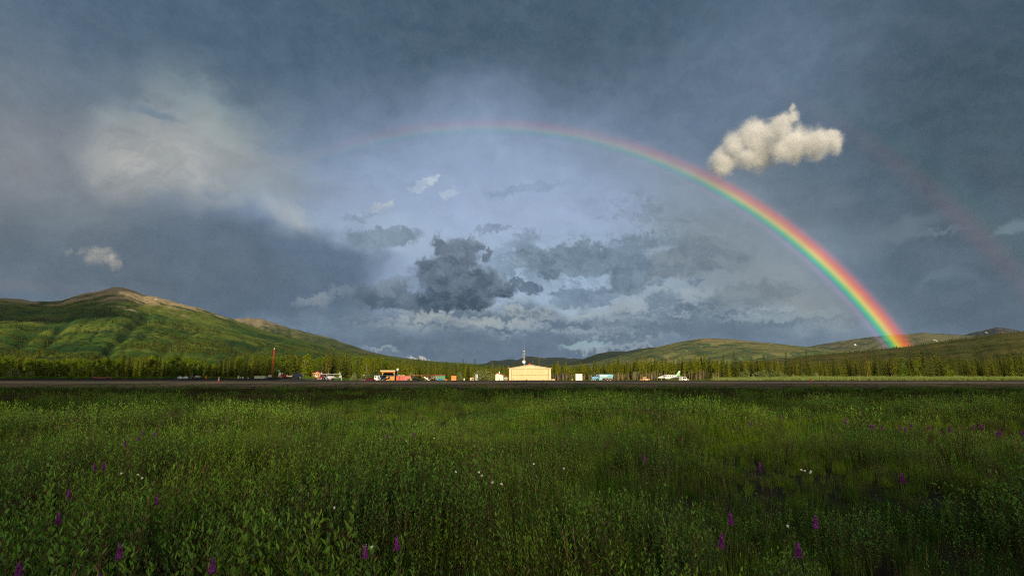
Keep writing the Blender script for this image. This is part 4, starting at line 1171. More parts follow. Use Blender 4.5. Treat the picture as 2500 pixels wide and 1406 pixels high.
t, w, h = container(1147.5, 1156, 921.8, 202, 'shed', 'low orange tan shed with two dark windows', 'shed', M_tan, doors=False)
for s in (.12, .30):
    MB().box((w * s, -.07, h * .72), (.22, .06, .26)).build('window', M_gls, t)
t, w, h = container(1053.5, 1058.6, 917.6, 206, 'canvas_shelter', 'small olive canvas shelter beside the green container', 'shelter', M_oliv, doors=False)
t, w, h = container(1059.2, 1064.4, 918.5, 206, 'dark_opening', 'narrow near black block for a shaded opening left of the green container', 'shed', M_dark, doors=False)  # solid near black box stands in for the shade of an opening
MB().box((w / 2 + .04, -.1, h / 2), (.14, .14, h)).build('post', M_white, t)
t, w, h = container(1160.5, 1166, 913.5, 206, 'kiosk', 'narrow grey kiosk with a white board beside the orange shed', 'kiosk', M_grey, depth=1.2, doors=False)
MB().box((w * .35, -.1, h * .74), (.28, .06, 1.0)).build('board', M_white, t)

# ---- small upright things
def post(px, Y, top, r, m, name, label, cat, cap=None, group=None, prof=None):
    t = E(name, px, Y, label, cat, group); h = hz(top, Y) - t.location.z
    MB().lathe((0, 0, -.05), [(r, 0), (r, h * .9), (r * .7, h + .05)] if not prof else prof(h), 10).build('post' if not prof else 'shell', m, t)
    if cap: MB().ball((0, 0, h), r * 1.6, 8).build('cap', cap, t)
    return t
cyl = lambda h: [(.2, 0), (.24, .08), (.24, h * .85), (.14, h * .96), (.06, h)]
for i, (px, top) in enumerate(((582.2, 916.2), (587.4, 920.0), (593.2, 919.2))):
    t = post(px, 205, top, .24, M_white, 'gas_cylinder', ['tallest white gas cylinder, leftmost of three by the dark wood', 'shortest white gas cylinder, in the middle of three', 'white gas cylinder at the right of the three'][i], 'gas cylinder', group='white gas cylinders', prof=cyl)
    h = hz(top, 205); MB().lathe((0, 0, h - .08), [(.06, 0), (.09, .05), (.09, .16)], 8).build('valve', M_steel, t)
post(186, 190, 922.6, .10, M_white, 'marker_post', 'small white marker post below the left woods', 'marker post', cap=M_white)
post(606, 190, 923, .12, M_white, 'marker_post', 'stubby white post left of the pale container', 'marker post', cap=M_white)
post(1133.4, 196, 923.4, .26, M_white, 'hydrant', 'small white hydrant before the dark broad spruce', 'hydrant', prof=lambda h: [(.34, 0), (.34, .12), (.20, .2), (.20, h * .6), (.27, h * .66), (.22, h * .86), (.05, h + .1)])
post(833.5, 205, 919, .14, M_pale, 'marker_post', 'pale post right of the white high winged aeroplane', 'marker post', cap=M_pale)
t = E('picket_fence', 614, 200, 'short row of reddish brown pickets left of the pale container', 'fence')
b_ = MB()
for k in range(9): b_.box((-.95 + k * .24, 0, .42), (.06, .06, 1.0 + .08 * (k % 3)))
b_.build('pickets', M_brown, t); MB().box((0, .05, .55), (2.1, .04, .07)).build('rail', M_brown, t)

# ---- red beacon mast
Y = 198; u = Y * K
t = E('beacon_mast', 663.3, Y, 'tall red lattice mast with a white beacon on top', 'mast'); t.rotation_euler = (0, R(2.0), 0)
H_ = hz(861.5, Y)
lattice(MB(), 0, 0, -.1, H_, .18, 18, .065).build('lattice', M_red, t)
MB().box((0, 0, H_ + .05), (.5, .5, .08)).build('platform', M_red, t)
MB().ball((0, 0, H_ + .28), .20, 10).build('beacon', M_white, t); MB().box((0, 0, .3), (.8, .8, .6)).build('footing', M_dred, t)
t = E('flat_trailer', 659, 197, 'low white slatted trailer at the foot of the red mast', 'trailer')
b_ = MB()
for z in (.62, .9, 1.18): b_.box((0, 0, z), (1.05, .08, .14))
b_.build('side_rail', M_white, t); MB().box((0, .6, .5), (1.1, 1.3, .12)).build('bed', M_grey, t)
for s in (-1, 1): MB().lathe((s * .3, -.08, .28), [(.28, -.08), (.28, .08)], 14, axis='Y').build('wheel', M_tire, t)
t = E('satellite_dish', 682.6, 200, 'white oval dish with an open frame, tilted, by the crimson car', 'satellite dish')
MB().tube((0, .3, -.1), (0, .1, 1.3), .07).build('pole', M_steel, t)
d = MB().lathe((0, 0, 0), [(.30, .02), (.52, -.05), (.55, -.10), (.50, -.10), (.30, -.03)], 18, axis='Y', sx=.8, sy=1.45).build('rim', M_white, t); d.location = (.02, 0, 1.35); d.rotation_euler = (0, R(14), 0)
d = MB().lathe((0, 0, 0), [(.32, -.02), (.32, .02)], 16, axis='Y', sx=.8, sy=1.45).build('mesh_screen', M_grey, t); d.location = (.02, 0, 1.35); d.rotation_euler = (0, R(14), 0)
t = E('lamp_post', 680.2, 203, 'short post with a round white lamp head above the oval dish', 'lamp post')
MB().tube((0, 0, -.1), (.03, 0, hz(914.5, 203)), .06).build('pole', M_steel, t); MB().ball((0, 0, hz(913.2, 203)), .24, 10, .8).build('lamp_head', M_white, t)
t = E('notice_board', 688.7, 204, 'faded green notice board right of the oval dish', 'notice board')
MB().box((0, 0, hz(920.5, 204)), (.55, .08, .95)).build('board', mat('faded green board', (.14, .30, .18), .6), t)
for s in (-.2, .2): MB().tube((s, .06, -.1), (s, .06, 1.8), .04).build('post', M_steel, t)


# ---- vehicles
def wheel(parent, x, y, r, w=.22, m=None):
    o = MB().lathe((x, y, r), [(r * .55, -w / 2 - .0), (r * .95, -w / 2), (r, -w / 4), (r, w / 4), (r * .95, w / 2), (r * .55, w / 2)], 16, axis='Y').build('wheel', M_tire, parent)
    MB().lathe((x, y, r), [(r * .5, -w / 2 - .03), (r * .55, 0), (r * .5, w / 2 + .03)], 10, axis='Y').build('rim', m or M_silver, o)
def car(px, Y, label, m, L=4.4, H=1.45, kind='car', rz=0.0, cat='car', name='parked_car', glass=None):
    t = E(name, px, Y, label, cat, 'vehicles parked beyond the runway', rz)
    h = L / 2; w = .88
    if kind == 'car': low = [(-h, .35), (h, .35), (h, .80), (h * .9, .92), (h * .45, .98), (-h * .42, .95), (-h * .93, .78), (-h, .62)]; cab = [(-h * .42, .93), (-h * .18, H), (h * .32, H), (h * .62, .97)]
    elif kind == 'suv': low = [(-h, .40), (h, .40), (h, 1.0), (-h * .45, 1.02), (-h * .95, .90), (-h, .65)]; cab = [(-h * .5, 1.0), (-h * .30, H), (h * .93, H), (h * .99, 1.0)]
    else: low = [(-h, .45), (h, .45), (h, 1.05), (-h * .45, 1.08), (-h * .95, .98), (-h, .7)]; cab = [(-h * .42, 1.05), (-h * .25, H), (h * .18, H), (h * .24, 1.05)]
    MB().prism(low, -w, w).build('body', m, t, bevel=.05)
    cb_ = MB().prism(cab, -w * .86, w * .86).build('cabin', m, t, bevel=.04)
    zc = (cab[0][1] + H) / 2; q = (H - cab[0][1])
    gl = MB(); ix = lambda p, f: cab[0][0] + (cab[3][0] - cab[0][0]) * p
    gl.prism([(ix(.14, 0), cab[0][1] + q * .12), (ix(.27, 0), H - q * .14), (ix(.52, 0), H - q * .14), (ix(.52, 0), cab[0][1] + q * .12)], -w * .86 - .015, w * .86 + .015)
    gl.prism([(ix(.57, 0), cab[0][1] + q * .12), (ix(.57, 0), H - q * .14), (ix(.80, 0), H - q * .14), (ix(.88, 0), cab[0][1] + q * .12)], -w * .86 - .015, w * .86 + .015)
    gl.build('side_window', M_gls, cb_)
    ws = MB(); a_, b_2 = Vector((cab[0][0], 0, cab[0][1])), Vector((cab[1][0], 0, H)); n_ = Vector((-(b_2 - a_).z, 0, (b_2 - a_).x)).normalized() * .02
    p0, p1 = a_.lerp(b_2, .12) + n_, a_.lerp(b_2, .88) + n_
    ws.add([(p0.x, -w * .76, p0.z), (p0.x, w * .76, p0.z), (p1.x, w * .7, p1.z), (p1.x, -w * .7, p1.z)], [(0, 1, 2, 3)]); ws.build('windscreen', M_gls, cb_)
    if kind == 'pickup': MB().prism([(h * .28, 1.0), (h * .97, 1.0), (h * .97, 1.1), (h * .28, 1.1)], -w * .8, w * .8).build('truck_bed', M_dark, t)
    r = .34 if kind == 'car' else .40
    for sx in (-.62, .60):
        for sy in (-1, 1): wheel(t, sx * h, sy * (w - .06), r)
    for sy in (-1, 1): MB().box((-h - .0, sy * w * .7, .72), (.06, .26, .14)).build('headlight', M_white, t)
    MB().box((-h + .02, 0, .45), (.14, w * 1.9, .2)).build('bumper', M_grey, t)
    return t
car(693.5, 199, 'crimson car right of the tilted oval dish', M_red, L=4.1, rz=R(70))
t = E('boat', 707, 197, 'small cream open boat with raised ends left of the navy vehicle', 'boat')
MB().prism([(-1.0, 1.35), (-.85, .65), (.9, .6), (1.08, 1.25), (.8, 1.0), (-.75, 1.0)], -.45, .45).build('hull', mat('cream hull', (.78, .66, .42), .4), t, bevel=.05)
MB().box((0, 0, .52), (1.3, .6, .2)).build('cradle', M_brown, t)
car(721, 199, 'navy estate car with silver bonnet near the log cabin', M_navy, L=4.4, H=1.75, kind='suv', rz=R(35))
car(790, 204, 'dark red pickup beside the log cabin', M_dred, L=4.6, H=1.8, kind='pickup', rz=R(75))
car(900.5, 197, 'maroon car parked left of the white van', M_mar, L=4.4, H=1.5, rz=R(48))
car(1013, 206, 'black pickup with pale headlights left of the red winged aeroplane', M_dark, L=5.2, H=1.7, kind='pickup', rz=R(25))
car(1574, 203, 'small tan pickup left of the twin engined aeroplane', M_tan, L=3.0, H=1.75, kind='pickup', rz=R(-150))
car(1669, 206, 'white and grey estate car behind the tail of the twin engined aeroplane', M_white, L=3.2, H=1.75, kind='suv', rz=R(210))
# white van seen from behind
t = E('parked_van', 920, 207, 'boxy white van with its back to the runway', 'van', 'vehicles parked beyond the runway')
MB().box((0, 2.4, 1.35), (1.9, 4.8, 1.9)).build('body', M_white, t, bevel=.08)
for s in (-1, 1):
    d = MB().box((s * .47, -.03, 1.35), (.86, .06, 1.7)).build('door', M_white, t)
    MB().box((s * .47, -.08, 1.75), (.6, .05, .55)).build('window', M_gls, d)
    wheel(t, s * .75, .9, .36); wheel(t, s * .75, 3.8, .36)
MB().box((0, -.06, .45), (1.9, .12, .16)).build('bumper', M_grey, t); MB().box((0, 2.4, 2.33), (1.5, 4.2, .06)).build('roof_rack', M_white, t)

# quad bikes, sledge-like small machines, tents
def quad(px, Y, label, m, rz=0):
    t = E('quad_bike', px, Y, label, 'quad bike', 'quad bikes', rz)
    MB().prism([(-.8, .55), (.85, .55), (.8, .85), (.2, .78), (0, .95), (-.35, 1.0), (-.8, .85)], -.28, .28).build('body', m, t, bevel=.04)
    MB().box((.25, 0, .95), (.75, .3, .14)).build('seat', M_dark, t, bevel=.03)
    MB().tube((-.45, -.4, 1.15), (-.45, .4, 1.15), .025).tube((-.5, 0, .9), (-.45, 0, 1.15), .03).build('handlebar', M_dark, t)
    for s in (-.55, .58):
        for q in (-1, 1): wheel(t, s, q * .42, .3, .24)
quad(472, 184, 'purple quad bike below the left woods, next to the white one', M_purp, R(20))
quad(483.5, 184, 'white quad bike right of the purple one', M_white, R(-15))
quad(809, 201, 'pinkish red quad bike under the wing of the white aeroplane', M_pink, R(30))
quad(1075, 203, 'bright blue quad bike before the green container', M_bblue, R(160))
quad(1090.5, 202, 'rusty orange quad bike right of the green container', M_or, R(75))
for i, px in enumerate((440.0, 454.0)):
    t = E('tent', px, 186, ['low pale blue tent, left one of two', 'low pale blue tent, right one of two'][i], 'tent', 'dome tents')
    MB().lathe((0, 0, -.1), [(.82, 0), (.80, .35), (.66, .62), (.42, .8), (.18, .88), (.02, .9)], 16, sy=.8).build('fly_sheet', M_tarp, t, smooth=True)
    MB().prism([(-.2, .0), (.2, .0), (.12, .42), (-.12, .42)], -.68, -.60).build('door_flap', M_grey, t)
t = E('fuel_pump', 503.5, 186, 'small bright orange hand fuel pump below the left woods', 'fuel pump')
MB().lathe((0, 0, -.1), [(.24, 0), (.24, .75), (.16, .8), (.10, 1.0)], 12).build('drum', M_or, t); MB().tube((0, 0, .9), (.32, 0, 1.1), .05).tube((-.05, 0, 1.0), (-.3, 0, .8), .045).build('hose', M_yel, t)
t = E('tent', 1396, 203, 'small yellow ridge tent left of the white storage box', 'tent')
MB().prism([(-.5, 0), (.45, 0), (0, 1.25)], -.9, .9).build('fly_sheet', M_yel, t); MB().prism([(-.18, 0), (.18, 0), (0, .8)], -.95, -.905).build('door_flap', M_brown, t)
t = E('gas_heater', 1003.5, 204, 'small yellow stove drum right of the red containers', 'drum')
MB().lathe((0, 0, -.1), [(.26, 0), (.28, .5), (.26, 1.0), (.1, 1.1)], 12).build('drum', M_yel, t); MB().tube((0, 0, .9), (0, 0, 1.6), .07).build('flue', M_board, t)
# canoe on trestles
t = E('canoe', 247.5, 184, 'long dark red canoe raised on trestles below the left woods', 'canoe', z=ground_z(wx(247, 184), 184)); t.location.z = hz(922.6, 184) - .25
secs = []
for k in range(17):
    q = -1 + 2 * k / 16; wv = .44 * (1 - abs(q) ** 2.2) + .02; rise = .34 * abs(q) ** 3.2
    secs.append((q * 2.95, 0, .25 + rise, wv, .19 - .05 * abs(q)))
MB().loft(secs, 14).build('hull', M_pink, t, smooth=True)
MB().path([Vector((s[0], -s[3] - .02, s[2] + .12)) for s in secs], [.03] * 17, 5).build('gunwale', mat('pale pink rail', (.5, .22, .28), .5), t)
t = E('trestle', 247.5, 184, 'dark trestle pair under the red canoe', 'trestle')
b_ = MB()
for s in (-1.6, 1.6):
    b_.box((s, 0, t.location.z * 0 + hz(923, 184) - t.location.z - .06), (.1, 1.0, .08))
    for q in (-1, 1): b_.tube((s - .2, q * .42, -.1), (s, q * .35, hz(923, 184) - t.location.z - .08), .04).tube((s + .2, q * .42, -.1), (s, q * .35, hz(923, 184) - t.location.z - .08), .04)
b_.build('legs', M_brown, t)

# ---- blue tanker lorry
Y = 200; u = Y * K
t = E('tanker_truck', 1470, Y, 'blue tanker lorry with a pale cyan tank parked facing left', 'tanker truck')
a = lambda px: (px - 1470) * u
tz0, tz1 = hz(922.6), hz(913.2)
MB().loft([(a(1462.5), 0, (tz0 + tz1) / 2, 1.1, (tz1 - tz0) / 2), (a(1463), 0, (tz0 + tz1) / 2, 1.18, (tz1 - tz0) / 2), (a(1494), 0, (tz0 + tz1) / 2 - .03, 1.18, (tz1 - tz0) / 2 - .03), (a(1494.6), 0, (tz0 + tz1) / 2 - .03, 1.1, (tz1 - tz0) / 2 - .06)], 24).build('tank', M_cyan, t)
MB().prism([(a(1479.5), tz0 + .22), (a(1493.2), tz0 + .22), (a(1493.2), tz1 - .32), (a(1482.8), tz1 - .32)], -1.215, -.9).build('tank_stripe', M_cyd, t)
MB().box((a(1478.5), -.72, tz0 + .08), (31 * u, 1.0, .12)).build('tank_rail', M_white, t)
MB().prism([(a(1453.8), hz(924.5)), (a(1460.2), hz(924.5)), (a(1460.2), hz(916.6)), (a(1458.6), hz(914.6)), (a(1455), hz(915.0)), (a(1453.8), hz(919))], -.95, .95).build('cab', M_blue, t, bevel=.05)
c_ = children(t)[-1] if False else COL.objects[-1]
MB().prism([(a(1455), hz(919.6)), (a(1459.3), hz(919.6)), (a(1459.0), hz(916.4)), (a(1455.5), hz(916.4))], -.99, .99).build('side_window', M_gls, c_)
MB().prism([(a(1444.2), hz(924)), (a(1453.9), hz(924)), (a(1453.9), hz(919.2)), (a(1445), hz(919.6)), (a(1444.2), hz(921))], -.72, .72).build('hood', M_blue, t, bevel=.05)
MB().lathe((a(1448.3), -.72, .50), [(.80, -.18), (.84, 0), (.80, .18)], 14, axis='Y').build('front_fender', mat('teal blue fender', (.10, .40, .46), .4), t)
MB().box((a(1443.6), 0, .55), (.16, 2.0, .3)).build('bumper', M_grey, t)
MB().ball((a(1452.6), -.98, hz(919.9)), .16, 8).build('mirror', M_white, t); MB().ball((a(1443.8), -.8, hz(918.9)), .13, 8).build('side_lamp', M_white, t)
MB().tube((a(1461.2), -.6, 1.0), (a(1461.2), -.6, hz(914)), .07).build('exhaust_stack', M_steel, t)
MB().box((a(1465), -.9, hz(925.2)), (7.2 * u, .7, .72)).build('tool_box', mat('cyan locker', (.16, .55, .62), .4), t)
MB().box((a(1470), 0, .85), (50 * u, .9, .22)).build('chassis', M_navy, t)
MB().box((a(1483), -.5, hz(926.2)), (11 * u, .4, .22)).build('pipe_rack', M_tan, t); MB().box((a(1492), -.85, hz(924.7)), (4.6 * u, .5, .5)).build('rear_locker', M_teal, t)
for px in (1448.3, 1482, 1489):
    for s in (-1, 1): wheel(t, a(px), s * .92, .5, .32, M_tan)


# ---- aeroplanes
def highwing(px, Y, rz, label, span, mbody, mwing, mcowl, L=7.0, zw=1.95, dihed=1.5, radial=False, chord=1.5, tipfin=False, gear=None, tip=None, sc=1.0, prop=40):
    t = E('small_aeroplane', px, Y, label, 'aeroplane', 'high winged aeroplanes', rz); t.scale = (sc, sc, sc)
    # local X runs from nose (-) to tail (+); wing along Y
    f = MB().loft([(-1.55, 0, 1.15, .38, .38), (-1.2, 0, 1.18, .45, .45), (-.4, 0, 1.3, .52, .58), (.8, 0, 1.35, .52, .56), (2.0, 0, 1.25, .34, .38), (3.4, 0, 1.12, .18, .24), (L - 1.9, 0, 1.08, .06, .12)], 14).build('fuselage', mbody, t, smooth=True)
    MB().prism([(-.75, zw - .42), (-.35, zw - .05), (.9, zw - .05), (1.4, zw - .4)], -.50, .50).build('cabin_window', M_gls, f)
    n = 16 if radial else 12
    MB().lathe((-1.6, 0, 1.15), [(.36, -.35), (.50, -.30), (.54, -.1), (.50, .25)] if radial else [(.15, -.6), (.34, -.4), (.42, 0), (.44, .3)], n, axis='X').build('cowling', mcowl, t)
    if radial: MB().lathe((-1.97, 0, 1.15), [(.36, -.01), (.36, .03)], 16, axis='X').build('engine', M_dark, t)
    pr = MB().lathe((-2.15, 0, 1.15), [(.03, -.16), (.12, 0), (.13, .2)], 10, axis='X').build('propeller', M_steel, t)
    A = R(prop); v = Vector((0, math.cos(A), math.sin(A)))
    for s in (-1, 1):
        e = Vector((-2.12, 0, 1.15)) + v * s * 1.05; m_ = Vector((-2.12, 0, 1.15)) + v * s * .5; w_ = Vector((0, -math.sin(A), math.cos(A))) * .09; q = Vector((.03, 0, 0))
        o_ = Vector((-2.12, 0, 1.15))
        MB().add([o_ + w_ * .4 + q, m_ + w_ + q, e + w_ * .5 + q, e - w_ * .5 - q, m_ - w_ - q, o_ - w_ * .4 - q, o_ + w_ * .4 - q, m_ + w_ - q * 0, e + w_ * .5 - q, e - w_ * .5 - q * 2, m_ - w_ - q * 2, o_ - w_ * .4 - q * 2],
                 [(0, 1, 4, 5), (1, 2, 3, 4), (6, 11, 10, 7), (7, 10, 9, 8), (0, 6, 7, 1), (1, 7, 8, 2), (2, 8, 9, 3), (3, 9, 10, 4), (4, 10, 11, 5), (5, 11, 6, 0)]).build('blade', M_steel, pr)
    for s in (-1, 1):
        h = span / 2; dz = h * math.tan(R(dihed)); prof = [(-.45, .02), (-.4, .10), (-.1, .16), (.5, .10), (chord - .45, 0), (.4, -.02), (-.3, -.03)]
        vs = []
        for yy, k, z0 in ((s * .02, 1, 0), (s * h * .55, 1, dz * .55), (s * h, .78, dz)):
            vs += [(x * k, yy, zw + z * k + z0) for x, z in prof]
        n_ = len(prof); fs = [(j * n_ + i, j * n_ + (i + 1) % n_, (j + 1) * n_ + (i + 1) % n_, (j + 1) * n_ + i) for j in range(2) for i in range(n_)] + [tuple(range(n_)), tuple(range(2 * n_, 3 * n_))]
        w_ = MB().add(vs, fs).build('wing', mwing, t)
        if tip: MB().box((.15, s * (h - .25), zw + dz + .06), (chord * .8, .55, .16)).build('wing_tip', tip, w_)
        if tipfin: MB().prism([(-.25, zw + dz), (.45, zw + dz), (.35, zw + dz + .65), (.1, zw + dz + .7)], s * h - .03, s * h + .03).build('tip_fin', M_white, w_)
        MB().tube((-.1, s * .45, .85), (.1, s * h * .5, zw + dz * .5), .05, n=5).build('wing_strut', mbody if not gear else gear, t)
        MB().tube((-.6, s * .35, .9), (-.65, s * .95, .36), .06, n=6).tube((-.2, s * .35, .9), (-.62, s * .95, .36), .04, n=6).build('landing_gear', gear or mbody, t)
        wheel(t, -.65, s * 1.05, .34, .22)
        MB().prism([(3.9 + (L - 7), -.0 + 1.15), (L - 1.95, 1.15), (L - 1.95, 1.19), (3.9 + (L - 7), 1.2)], s * .05, s * 1.35).build('tailplane', mwing, t)
    MB().prism([(L - 3.2, 1.2), (L - 1.95, 1.1), (L - 1.8, 2.15), (L - 2.3, 2.2)], -.04, .04).build('tail_fin', mbody, t)
    return t
tw = highwing(806, 197, R(62), 'white high winged aeroplane beside the log cabin', 8.4, M_white, mat('pale wing paint', (.62, .70, .66), .4), mat('blue and white cowl', (.20, .26, .42), .35), zw=2.35, dihed=.6, tipfin=True, sc=.98)
highwing(932.5, 195, R(72), 'dark teal aeroplane with a round engine before the timber shelter', 13.6, M_navy, M_teal, M_silver, radial=True, zw=2.15, dihed=.0, tip=M_white, gear=M_silver, prop=52)
highwing(1046, 200, R(82), 'red winged aeroplane with cream undercarriage left of the green container', 11.6, mat('brown red fuselage', (.22, .06, .05), .45), M_rwing, mat('cream cowl', (.80, .70, .46), .4), zw=2.05, dihed=2.2, gear=mat('cream gear legs', (.72, .62, .45), .4), chord=1.4, prop=35)

# twin engined low wing aeroplane
Y = 203; u = Y * K
t = E('twin_aeroplane', 1636, Y, 'white twin engined aeroplane with a green and blue tail, nose left', 'aeroplane', rz=R(12))
Z = lambda py: hz(py, Y); a = lambda px: (px - 1636) * u * 1.02
secs = []
for px, top, bot, wd in ((1604.3, 921.4, 922.2, .08), (1606, 919.8, 923.2, .32), (1610, 918.6, 923.6, .50), (1615, 917.6, 923.8, .58), (1619, 915.6, 923.8, .62), (1626, 914.9, 923.6, .64), (1636, 914.8, 922.8, .64), (1643, 914.8, 922.0, .58), (1650, 915.4, 921.2, .42), (1656, 916.4, 920.2, .25), (1661, 916.8, 919.2, .10)):
    zt, zb = Z(top), Z(bot); secs.append((a(px), 0, (zt + zb) / 2, wd, (zt - zb) / 2))
f = MB().loft(secs, 18).build('fuselage', M_white, t, smooth=True)
for px in (1622, 1625.6, 1630.2, 1635.2, 1640.4):
    MB().box((a(px), -.62, Z(917.8)), (.32, .10, .24)).build('window', M_gls, f)
MB().prism([(a(1615.5), Z(918.3)), (a(1618.6), Z(915.9)), (a(1619.8), Z(916.4)), (a(1619.6), Z(918.4))], -.60, .60).build('windshield', M_gls, f)
MB().prism([(a(1634), Z(921.6)), (a(1648), Z(920.2)), (a(1654), Z(917.0)), (a(1656.5), Z(916.6)), (a(1650), Z(920.8)), (a(1640), Z(922.2))], -.56, -.30).build('side_stripe', M_pblue, f)
fin = MB().prism([(a(1650), Z(916)), (a(1661), Z(917.4)), (a(1662.8), Z(905.2)), (a(1659.2), Z(905.2)), (a(1654.5), Z(912))], -.07, .07).build('tail_fin', M_white, t)
MB().prism([(a(1655.5), Z(916.4)), (a(1661.2), Z(916.6)), (a(1662.2), Z(909.2)), (a(1660), Z(909.2)), (a(1656.5), Z(913))], -.085, .085).build('green_panel', M_lime, fin)
MB().prism([(a(1651.5), Z(916)), (a(1655), Z(916)), (a(1657.4), Z(912)), (a(1656), Z(912))], -.08, .08).build('blue_panel', mat('soft blue panel', (.22, .34, .55), .4), fin)
for s in (-1, 1):
    MB().prism([(a(1652), Z(917.6)), (a(1661), Z(917.6)), (a(1661), Z(917.2)), (a(1654), Z(917.2))], s * .1, s * 1.7).build('tailplane', M_white, t)
    w_ = MB().add([(-1.5, s * .4, 1.05), (1.2, s * .4, 1.05), (1.2, s * .4, 1.22), (-1.5, s * .4, 1.25), (-.5, s * 5.2, 1.55), (.7, s * 5.2, 1.55), (.7, s * 5.2, 1.62), (-.5, s * 5.2, 1.64)], [(0, 1, 2, 3), (4, 7, 6, 5), (0, 4, 5, 1), (3, 2, 6, 7), (0, 3, 7, 4), (1, 5, 6, 2)]).build('wing', M_white, t)
    e_ = MB().loft([(-3.0, s * 1.8, 1.32, .14, .14), (-2.7, s * 1.8, 1.32, .34, .30), (-1.4, s * 1.8, 1.30, .38, .33), (.4, s * 1.8, 1.25, .25, .2), (1.4, s * 1.8, 1.25, .05, .05)], 12).build('engine', M_white, t, smooth=True)
    MB().box((-3.08, s * 1.8, 1.32), (.05, .12, 1.7), rx=R(30)).box((-3.06, s * 1.8, 1.32), (.05, 1.7, .12), rx=R(30)).build('propeller', M_dark, e_)
    MB().tube((.1, s * 1.6, 1.2), (.1, s * 1.6, .3), .07).build('landing_gear', M_steel, t); wheel(t, .1, s * 1.6, .3, .2)
MB().tube((-3.3, 0, 1.1), (-3.3, 0, .25), .06).build('nose_gear', M_steel, t); wheel(t, -3.3, 0, .24, .16)
MB().tube((a(1633), 0, Z(914.9)), (a(1632), 0, Z(913.2)), .04, .02).build('aerial', M_white, t)

# ---- runway marker cones
for px, top, base, wt_, lab in ((534.8, 919.6, 932.6, True, 'tall red marker cone with a white top at the left of the runway'), (1242.4, 927.4, 934.0, False, 'small red marker cone before the cottage and hangar'), (1978, 923.6, 931.4, False, 'red marker cone before the willow bushes at the right')):
    y = 98.0
    while y < 160 and (920 + 1410 * (1.7 - runprof(y)) / y) > base: y += .5
    t = empty('marker_cone', (wx(px, y), y, runprof(y) + .01), 0, lab, 'cone', 'runway marker cones')
    h = (base - top) * y * K; r = h * (.22 if wt_ else .32)
    if wt_:
        MB().lathe((0, 0, 0), [(r, 0), (r * .95, h * .12), (r * .6, h * .42)], 14).build('cone', M_red, t)
        MB().lathe((0, 0, h * .42), [(r * .6, 0), (r * .25, h * .3), (r * .2, h * .42)], 12).build('collar', M_white, t); MB().ball((0, 0, h * .92), r * .36, 10).build('reflector', M_white, t)
    else:
        MB().lathe((0, 0, .04), [(r * .8, 0), (r * .22, h), (r * .1, h * 1.02)], 14).build('cone', M_red, t); MB().box((0, 0, .03), (r * 2, r * 2, .06)).build('base', M_red, t)

# ---- snow patches and the rock outcrop on the hills
def on_hill(name, px, py):
    a_, e_ = azel(px, py); sil, dist, hv, ncol = HILL[name]
    i = int((a_ - sil[0][0]) / (sil[-1][0] - sil[0][0]) * (ncol - 1)); te = math.tan(R(e_)); best = None
    for j in range(len(hv) // ncol):
        v = hv[j * ncol + i]; d = abs((v[2] - CAMZ) / math.hypot(v[0], v[1]) - te)
        if j <= .75 * len(hv) / ncol and (best is None or d < best[0]): best = (d, v)
    return Vector(best[1])
def patch(name, hl, px, py, w, l, ang, m, label, cat, th=.5):
    p = on_hill(hl, px, py); k = p.length / 1425.0 * .7; r = random.Random(int(px))
    t = empty(name, tuple(p), 0, label, cat); vs = []; N = 10
    d = p.normalized()
    for s in (1, -1):
        for i in range(N):
            q = 6.283 * i / N; f = r.uniform(.75, 1.2); X = math.cos(q) * l * f; Z_ = math.sin(q) * w * f
            A_ = R(ang); x_, z_ = X * math.cos(A_) - Z_ * math.sin(A_), X * math.sin(A_) + Z_ * math.cos(A_)
            vs.append(Vector((x_ * k, z_ * k * 1.5 - (6 if s > 0 else -10), z_ * k + (2 if s > 0 else -3))))
    MB().add(vs, [tuple(range(N)), tuple(range(2 * N - 1, N - 1, -1))] + [(i, (i + 1) % N, N + (i + 1) % N, N + i) for i in range(N)]).build('surface', m, t)
patch('snow_patch', 'pale_far_hill', 2089, 843, 2.4, 3.2, 40, M_snow, 'rounded snow patch on the pale hill left of the rainbow foot', 'snow')
patch('snow_patch', 'pale_far_hill', 2283, 831, 1.2, 4.8, -38, M_snow, 'narrow slanting snow patch right of the rainbow foot', 'snow')
patch('snow_patch', 'distant_peak', 2412, 812, 1.0, 2.6, -45, M_snow, 'thin snow streak on the distant dark peak', 'snow')
patch('snow_patch', 'mountain', 384, 733, 1.6, 1.6, 60, M_snow, 'tiny snow patch on the right shoulder of the mountain', 'snow')
patch('snow_patch', 'mountain', 154, 732, .9, 2.0, 20, M_snow, 'tiny snow streak on the left ridge of the mountain', 'snow')
p = on_hill('near_hill', 2450, 813)
t = empty('rock_outcrop', tuple(p), 0, 'dark rock outcrop on the crest of the right hill', 'rock')
b_ = MB(); r = random.Random(4)
for k in range(7): b_.box(((k - 3) * 3.2, 0, 3 + r.uniform(-1, 1.2)), (r.uniform(4, 6), 5, r.uniform(6, 9)), rz=r.uniform(-.4, .4), ry=r.uniform(-.15, .15), taper=.7)
b_.build('boulders', mat('dark crag', (.10, .075, .05), .95, var=.3, vscale=.4), t)
